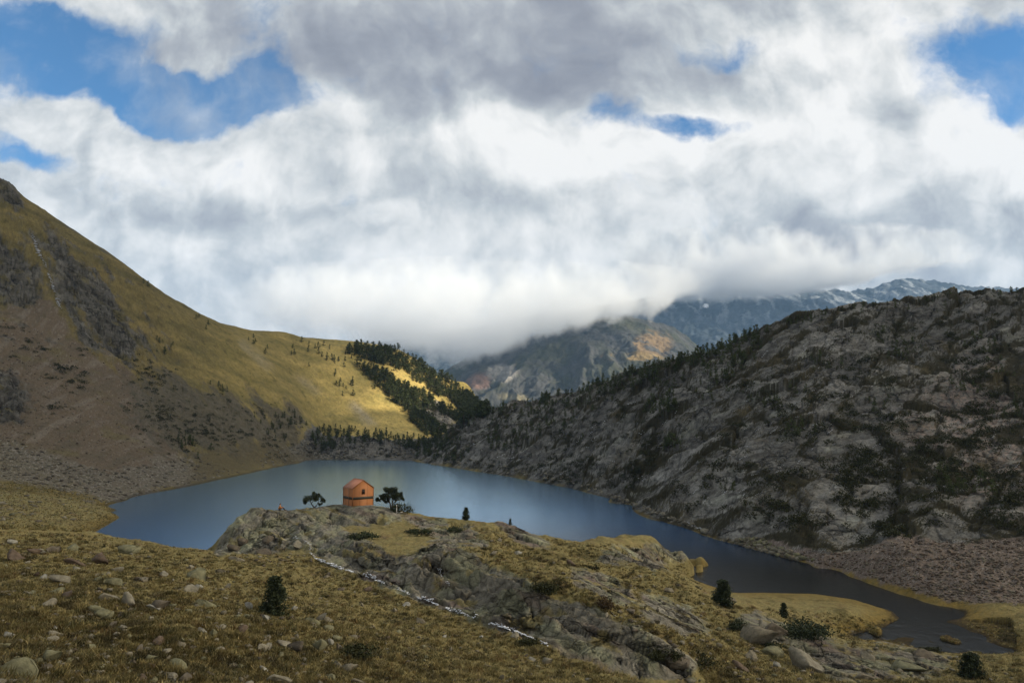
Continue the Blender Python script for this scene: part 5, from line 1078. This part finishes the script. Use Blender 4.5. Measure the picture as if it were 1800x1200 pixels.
# ------------------------------------------------------------------ orange metal bivouac hut
M_ORANGE = material('orange_panel', (.32, .125, .040), .65, noise=(1.2, .86, 1.10), bump=(25, .12, .01), spec=.35)
M_ROOF = material('roof_sheet', (.34, .15, .095), .6, noise=(1.5, .86, 1.12), bump=(20, .12, .01), spec=.35)
M_BAND = material('dark_band', (.040, .038, .028), .6, noise=(2, .8, 1.2))
M_EDGE = material('edge_trim', (.22, .085, .03), .6, noise=(2, .8, 1.2))
M_DARK = material('dark_opening', (.012, .009, .008), .35)
M_STEEL = material('weathered_steel', (.20, .15, .12), .5, noise=(5, .8, 1.2), metallic=.4)
M_WHITE = material('white_paint', (.72, .70, .66), .6, noise=(6, .85, 1.05))
def hut():
    p0 = hit(619.6, 889.8, 80); al = R(37); W, L, H, RD = 2.72, 2.68, 2.05, 2.98
    root = empty('mountain_hut', (p0[0], p0[1], p0[2] + .05), al); tag(root, 'small orange metal bivouac hut with a dark band, on top of the rocky knoll', 'hut')
    mb = MB()
    V = [(0, 0, -.5), (W, 0, -.5), (W, 0, H), (W / 2, 0, RD), (0, 0, H), (0, L, -.5), (W, L, -.5), (W, L, H), (W / 2, L, RD), (0, L, H)]
    F = [[0, 1, 2], [0, 2, 4], [4, 2, 3], [5, 7, 6], [5, 9, 7], [9, 8, 7], [0, 4, 9], [0, 9, 5], [1, 6, 7], [1, 7, 2], [4, 3, 8], [4, 8, 9], [3, 2, 7], [3, 7, 8]]
    mb.add(V, F)
    pj = MB()
    for x in (.92, 1.9): pj.box((x - .012, -.014, -.05), (x + .012, .006, H + (RD - H) * (1 - abs(x - W / 2) / (W / 2)) - .03))       # panel joints stand proud
    for y in (.95, 1.9): pj.box((-.014, y - .012, -.05), (.006, y + .012, H - .02)); pj.box((W - .006, y - .012, -.05), (W + .014, y + .012, H - .02))
    wall = obj('wall', mb.mesh('wall', M_ORANGE), root); obj('joint_strip', pj.mesh('joint_strip', M_EDGE), wall)
    e = MB(); t = .03
    for (x, y) in ((0, 0), (W, 0), (W, L), (0, L)): e.box((x - t, y - t, -.05), (x + t, y + t, H + .01))
    obj('corner_trim', e.mesh('corner_trim', M_EDGE), root)
    b = MB(); b.box((-.022, -.022, .72), (W + .022, L + .022, 1.03)); obj('band', b.mesh('band', M_BAND), root)
    pl = MB(); pl.box((-.06, -.06, -.5), (W + .06, L + .06, -.03)); obj('plinth', pl.mesh('plinth', material('plinth', (.16, .14, .12), .9, noise=(4, .7, 1.2))), root)
    # roof: two sheets with standing seams and a verge along the gable
    rf = MB(); o = .05; sl = (RD - H) / (W / 2)
    for sgn in (0, 1):
        x0, x1 = (-.06, W / 2) if not sgn else (W + .06, W / 2); z0 = H - .06 * sl + .012; z1 = RD + .012
        q = [(x0, -o, z0), (x1, -o, z1), (x1, L + o, z1), (x0, L + o, z0)]; q2 = [(a, b_, c_ + .035) for a, b_, c_ in q]
        rf.add(q + q2, [[0, 3, 2, 1], [4, 5, 6, 7], [0, 1, 5, 4], [1, 2, 6, 5], [2, 3, 7, 6], [3, 0, 4, 7]] if not sgn else [[0, 1, 2, 3], [4, 7, 6, 5], [0, 4, 5, 1], [1, 5, 6, 2], [2, 6, 7, 3], [3, 7, 4, 0]])
    roof = obj('roof', rf.mesh('roof', M_ROOF), root)
    sm = MB()
    for k in range(6):
        y = .02 + k * (L - .04) / 5
        for sgn in (0, 1):
            x0, x1 = (-.055, W / 2 - .03) if not sgn else (W + .055, W / 2 + .03); z0 = H - .055 * sl + .05; z1 = RD - .03 * sl + .05
            sm.tube([(x0, y, z0), (x1, y, z1)], .022, 5)
    obj('seam', sm.mesh('seam', M_EDGE), roof)
    rc = MB(); rc.tube([(W / 2, -.06, RD + .055), (W / 2, L + .06, RD + .055)], .035, 6); obj('ridge_cap', rc.mesh('ridge_cap', M_ROOF), roof)
    vg = MB()
    for y in (-.055, L + .055): vg.tube([(-.05, y, H - .01), (W / 2, y, RD + .03), (W + .05, y, H - .01)], .03, 5)
    obj('verge', vg.mesh('verge', M_EDGE), roof)
    # window in the gable
    wd = MB(); wx0, wx1, wz0, wz1 = 1.20, 1.55, 1.35, 1.90
    for a, c_ in (((wx0 - .05, -.035, wz0 - .05), (wx0, -.002, wz1 + .05)), ((wx1, -.035, wz0 - .05), (wx1 + .05, -.002, wz1 + .05)), ((wx0, -.035, wz1), (wx1, -.002, wz1 + .05)), ((wx0, -.035, wz0 - .05), (wx1, -.002, wz0))): wd.box(a, c_)
    win = obj('window', wd.mesh('window', M_EDGE), root)
    obj('pane', MB().box((wx0, -.016, wz0), (wx1, -.003, wz1)).mesh('pane', M_DARK), win)
    hs = MB(); hs.box((W / 2 - .4, -.010, wz0 - .35), (W / 2 - .385, .003, RD - .5)); 
    # lightning mast on the near wall with its stays
    ma = MB(); ma.tube([(-.09, .92, -.2), (-.09, .92, H + 1.05)], .022, 6); mast = obj('mast', ma.mesh('mast', M_STEEL), root)
    br = MB()
    for z in (.5, 1.6): br.tube([(-.09, .92, z), (0.01, .92, z)], .012, 5)
    obj('bracket', br.mesh('bracket', M_STEEL), mast)
    inv = Matrix.Rotation(-al, 3, 'Z')
    for (px, py) in ((572, 890.5), (580, 889.5)):
        g = land(px, py)
        if g is None: continue
        q = inv @ (Vector(g) - root.location)
        obj('stay_wire', MB().tube([(-.02, L - .03, H - .05), tuple(q)], .008, 4).mesh('stay_wire', M_STEEL), root)
hut()
def post():
    p = land(697, 901); root = empty('marker_post', p); tag(root, 'white post with a thin rail beside the pine right of the hut', 'post')
    obj('post', MB().box((-.045, -.045, -.2), (.045, .045, .92)).tube([(0, 0, .92), (0, 0, .96)], [.05, .02], 6).mesh('post', M_WHITE), root)
    obj('rail', MB().tube([(.02, 0, .06), (.35, .03, .04), (.75, .06, .14)], .025, 5).mesh('rail', M_WHITE), root)
post()

# ------------------------------------------------------------------ old snow in the gully, frozen runnel on the left mountain
M_SNOW = material('snow', (.80, .83, .88), .6, noise=(6, .85, 1.05), bump=(4, .5, .05))
def ribbon(name, pts, wpx, label, cat, seed, gaps=.2, thick=.06, mat=None, step=1.7):
    r = np.random.default_rng(seed); mb = MB(); d = []
    for a, b in zip(pts[:-1], pts[1:]):
        n = max(1, int(math.hypot(a[0] - b[0], a[1] - b[1]) / step)); d += [np.array(a) * (1 - i / n) + np.array(b) * i / n for i in range(n)]
    for i, (x, y) in enumerate(d):
        g = perlin(np.array([i * .13]), np.array([seed * 1.7]))[0]
        if g < -.5 + gaps: continue
        for k in range(3):
            p = hit(x + r.normal() * 1.2, y + r.normal() * .8)
            if p is None: continue
            s = wpx * p[1] / FPX * r.uniform(.35, 1.0) * (.6 + .7 * max(0, g + .4)); V, F = SMALL[r.integers(10)]; a = r.uniform(0, 6.28)
            V = V * [s, s * .8, s * .22]; V = np.c_[V[:, 0] * math.cos(a) - V[:, 1] * math.sin(a), V[:, 0] * math.sin(a) + V[:, 1] * math.cos(a), V[:, 2]] + p + [0, 0, thick]
            mb.add(V, F)
    o = obj(name, mb.mesh(name, mat or M_SNOW, True)); tag(o, label, cat, kind='stuff')
ribbon('snow_strip', [(545, 972), (556, 982), (575, 990), (600, 1000), (620, 1005), (645, 1012), (662, 1020), (690, 1031), (720, 1045), (760, 1060), (800, 1075), (830, 1085), (860, 1096), (900, 1108), (930, 1120), (960, 1133), (985, 1142)], 3.2, 'thin broken strip of old snow along the foot of the rock slab', 'snow', 5)
ribbon('snow_patches', [(515, 945), (530, 950), (545, 956), (545, 972)], 1.6, 'bits of snow at the head of the gully', 'snow', 6, .3)
ribbon('snow_patches', [(770, 1000), (778, 1015), (790, 1030)], 1.5, 'bits of snow in the notch of the big slab', 'snow', 7, .3)
ribbon('mountain_stream', [(56, 412), (62, 425), (66, 440), (72, 450), (80, 465), (84, 480), (90, 492), (95, 512), (104, 535), (110, 545)], 3.4, 'thin white stream falling down the gully of the left mountain', 'stream', 8, .12, .1, None, 2.0)
ribbon('snow_patches', [(1205, 918), (1216, 922), (1224, 928), (1235, 930), (1245, 935)], 2.0, 'small snow patches at the water line of the right slope', 'snow', 9, .2)

# ------------------------------------------------------------------ person sitting on the headland
def person():
    p = land(490.5, 894); M_SK = material('skin', (.45, .27, .19), .6); M_JK = material('orange_jacket', (.42, .16, .03), .8, noise=(9, .8, 1.15)); M_TR = material('dark_trousers', (.03, .03, .035), .85); M_HR = material('brown_hair', (.05, .03, .02), .7); M_BT = material('boot_leather', (.05, .035, .025), .7)
    root = empty('person', (p[0], p[1], p[2] + .02), R(20)); tag(root, 'person in an orange jacket sitting on the rock left of the hut', 'person')
    J = {'pelvis': (0, 0, .12), 'belly': (.02, 0, .28), 'chest': (.08, 0, .47), 'neck': (.11, 0, .60), 'head': (.14, 0, .70), 'top': (.14, 0, .80)}
    for s, n in ((1, 'l'), (-1, 'r')):
        J.update({'hip' + n: (.06, .10 * s, .11), 'knee' + n: (.42, .13 * s, .40), 'ankle' + n: (.66, .12 * s, .06), 'toe' + n: (.82, .13 * s, .03), 'sh' + n: (.10, .19 * s, .53), 'el' + n: (.22, .23 * s, .31), 'wr' + n: (.42, .15 * s, .38), 'palm' + n: (.49, .13 * s, .385)})
        for k in range(4): J['fa%d' % k + n] = (.53, .13 * s + (k - 1.5) * .02, .375); J['fb%d' % k + n] = (.555 + .006 * (k in (1, 2)), .13 * s + (k - 1.5) * .021, .345)
        J['th' + n] = (.50, .13 * s - .045 * s, .37)
    E = [('pelvis', 'belly'), ('belly', 'chest'), ('chest', 'neck'), ('neck', 'head'), ('head', 'top')]
    for n in 'lr':
        E += [('pelvis', 'hip' + n), ('hip' + n, 'knee' + n), ('knee' + n, 'ankle' + n), ('ankle' + n, 'toe' + n), ('chest', 'sh' + n), ('sh' + n, 'el' + n), ('el' + n, 'wr' + n), ('wr' + n, 'palm' + n), ('palm' + n, 'th' + n)]
        for k in range(4): E += [('palm' + n, 'fa%d' % k + n), ('fa%d' % k + n, 'fb%d' % k + n)]
    rad = {'pelvis': .125, 'belly': .115, 'chest': .125, 'neck': .05, 'head': .088, 'top': .075, 'hip': .085, 'knee': .058, 'ankle': .042, 'toe': .035, 'sh': .06, 'el': .042, 'wr': .028, 'palm': .032, 'th': .010}
    def rr(k): return rad.get(k) or (.010 if k[:2] in ('fa', 'fb') else rad[k[:-1]])
    def grow(name, keys, edges, mat, extra, parent, rootk):
        ks = list(keys); bm = bmesh.new(); vs = {k: bm.verts.new(J[k]) for k in ks}
        for a, b in edges: bm.edges.new((vs[a], vs[b]))
        me = bpy.data.meshes.new(name); bm.to_mesh(me); bm.free(); o = bpy.data.objects.new(name, me); C.objects.link(o)
        md = o.modifiers.new('skin', 'SKIN'); 
        if not me.skin_vertices: 
            bpy.context.view_layer.objects.active = o
        me2 = me
        for i, k in enumerate(ks):
            sv = me.skin_vertices[0].data[i]; q = rr(k) + (extra if k[:2] not in ('fa', 'fb') else 0); sv.radius = (q, q); sv.use_root = (k == rootk)
        sb = o.modifiers.new('smooth', 'SUBSURF'); sb.levels = 1; sb.render_levels = 1
        dg = bpy.context.evaluated_depsgraph_get(); ev = o.evaluated_get(dg); nm = bpy.data.meshes.new_from_object(ev); o.modifiers.clear(); o.data = nm
        nm.materials.clear(); nm.materials.append(mat); nm.polygons.foreach_set('use_smooth', np.ones(len(nm.polygons), bool)); o.parent = parent; return o
    body = grow('body', J, E, M_SK, 0.0, root, 'pelvis')
    jk = ['belly', 'chest', 'neck', 'shl', 'ell', 'wrl', 'shr', 'elr', 'wrr', 'pelvis']
    grow('jacket', jk, [e for e in E if e[0] in jk and e[1] in jk], M_JK, .022, root, 'chest')
    tk = ['pelvis', 'hipl', 'hipr', 'kneel', 'kneer', 'anklel', 'ankler']
    grow('trousers', tk, [e for e in E if e[0] in tk and e[1] in tk], M_TR, .016, root, 'pelvis')
    for n in 'lr': obj('boot', MB().tube([(.64, J['ankle' + n][1], .13), (.655, J['ankle' + n][1], .05), (.72, J['toe' + n][1], .035), (.86, J['toe' + n][1], .02)], [.055, .06, .055, .03], 8).mesh('boot', M_BT, True), root)
    bm = bmesh.new(); bmesh.ops.create_uvsphere(bm, u_segments=14, v_segments=9, radius=1); 
    for v in list(bm.verts):
        if v.co.z < -.2 and v.co.x > -.2: bm.verts.remove(v)
    me = bpy.data.meshes.new('hair'); bm.to_mesh(me); bm.free(); me.transform(Matrix.Translation((.125, 0, .745)) @ Matrix.Diagonal((.108, .10, .11, 1))); me.materials.append(M_HR); obj('hair', me, root)
    fc = MB(); 
    for s in (1, -1): fc.tube([(.218, .035 * s, .735), (.236, .034 * s, .735)], [.012, .006], 6)
    obj('eye', fc.mesh('eye', M_DARK), root)
    obj('nose', MB().tube([(.225, 0, .735), (.25, 0, .70), (.23, 0, .69)], [.008, .014, .01], 6).mesh('nose', M_SK, True), root)
    obj('mouth', MB().tube([(.222, -.022, .665), (.234, 0, .663), (.222, .022, .665)], .006, 5).mesh('mouth', material('lips', (.3, .12, .1), .6), True), root)
    for s in (1, -1): obj('ear', MB().tube([(.13, .092 * s, .70), (.125, .102 * s, .735), (.135, .095 * s, .75)], [.012, .018, .01], 6).mesh('ear', M_SK, True), root)
person()

def snow_flecks():
    r = np.random.default_rng(123); mb = MB()
    for poly, n in (([(900, 700), (1180, 650), (1150, 870), (1000, 840)], 26), ([(1150, 690), (1400, 600), (1520, 640), (1400, 880), (1200, 900)], 60), ([(1400, 780), (1800, 760), (1800, 930), (1450, 900)], 20), ([(800, 760), (1000, 780), (1000, 850), (800, 815)], 14)):
        for x, y in inside(poly, n, r):
            a = r.uniform(.2, .9)
            for k in range(r.integers(2, 6)):
                p = hit(x + 3.2 * k * math.cos(a), y - 3.2 * k * math.sin(a))
                if p is None: continue
                V, F = SMALL[r.integers(10)]; s = r.uniform(.9, 1.9) * p[1] / FPX; mb.add(V * [s, s, s * .4] + p, F)
    tag(obj('snow_flecks', mb.mesh('snow_flecks', M_SNOW, True)), 'flecks of snow left in the cracks of the right hillside', 'snow', kind='stuff')
snow_flecks()
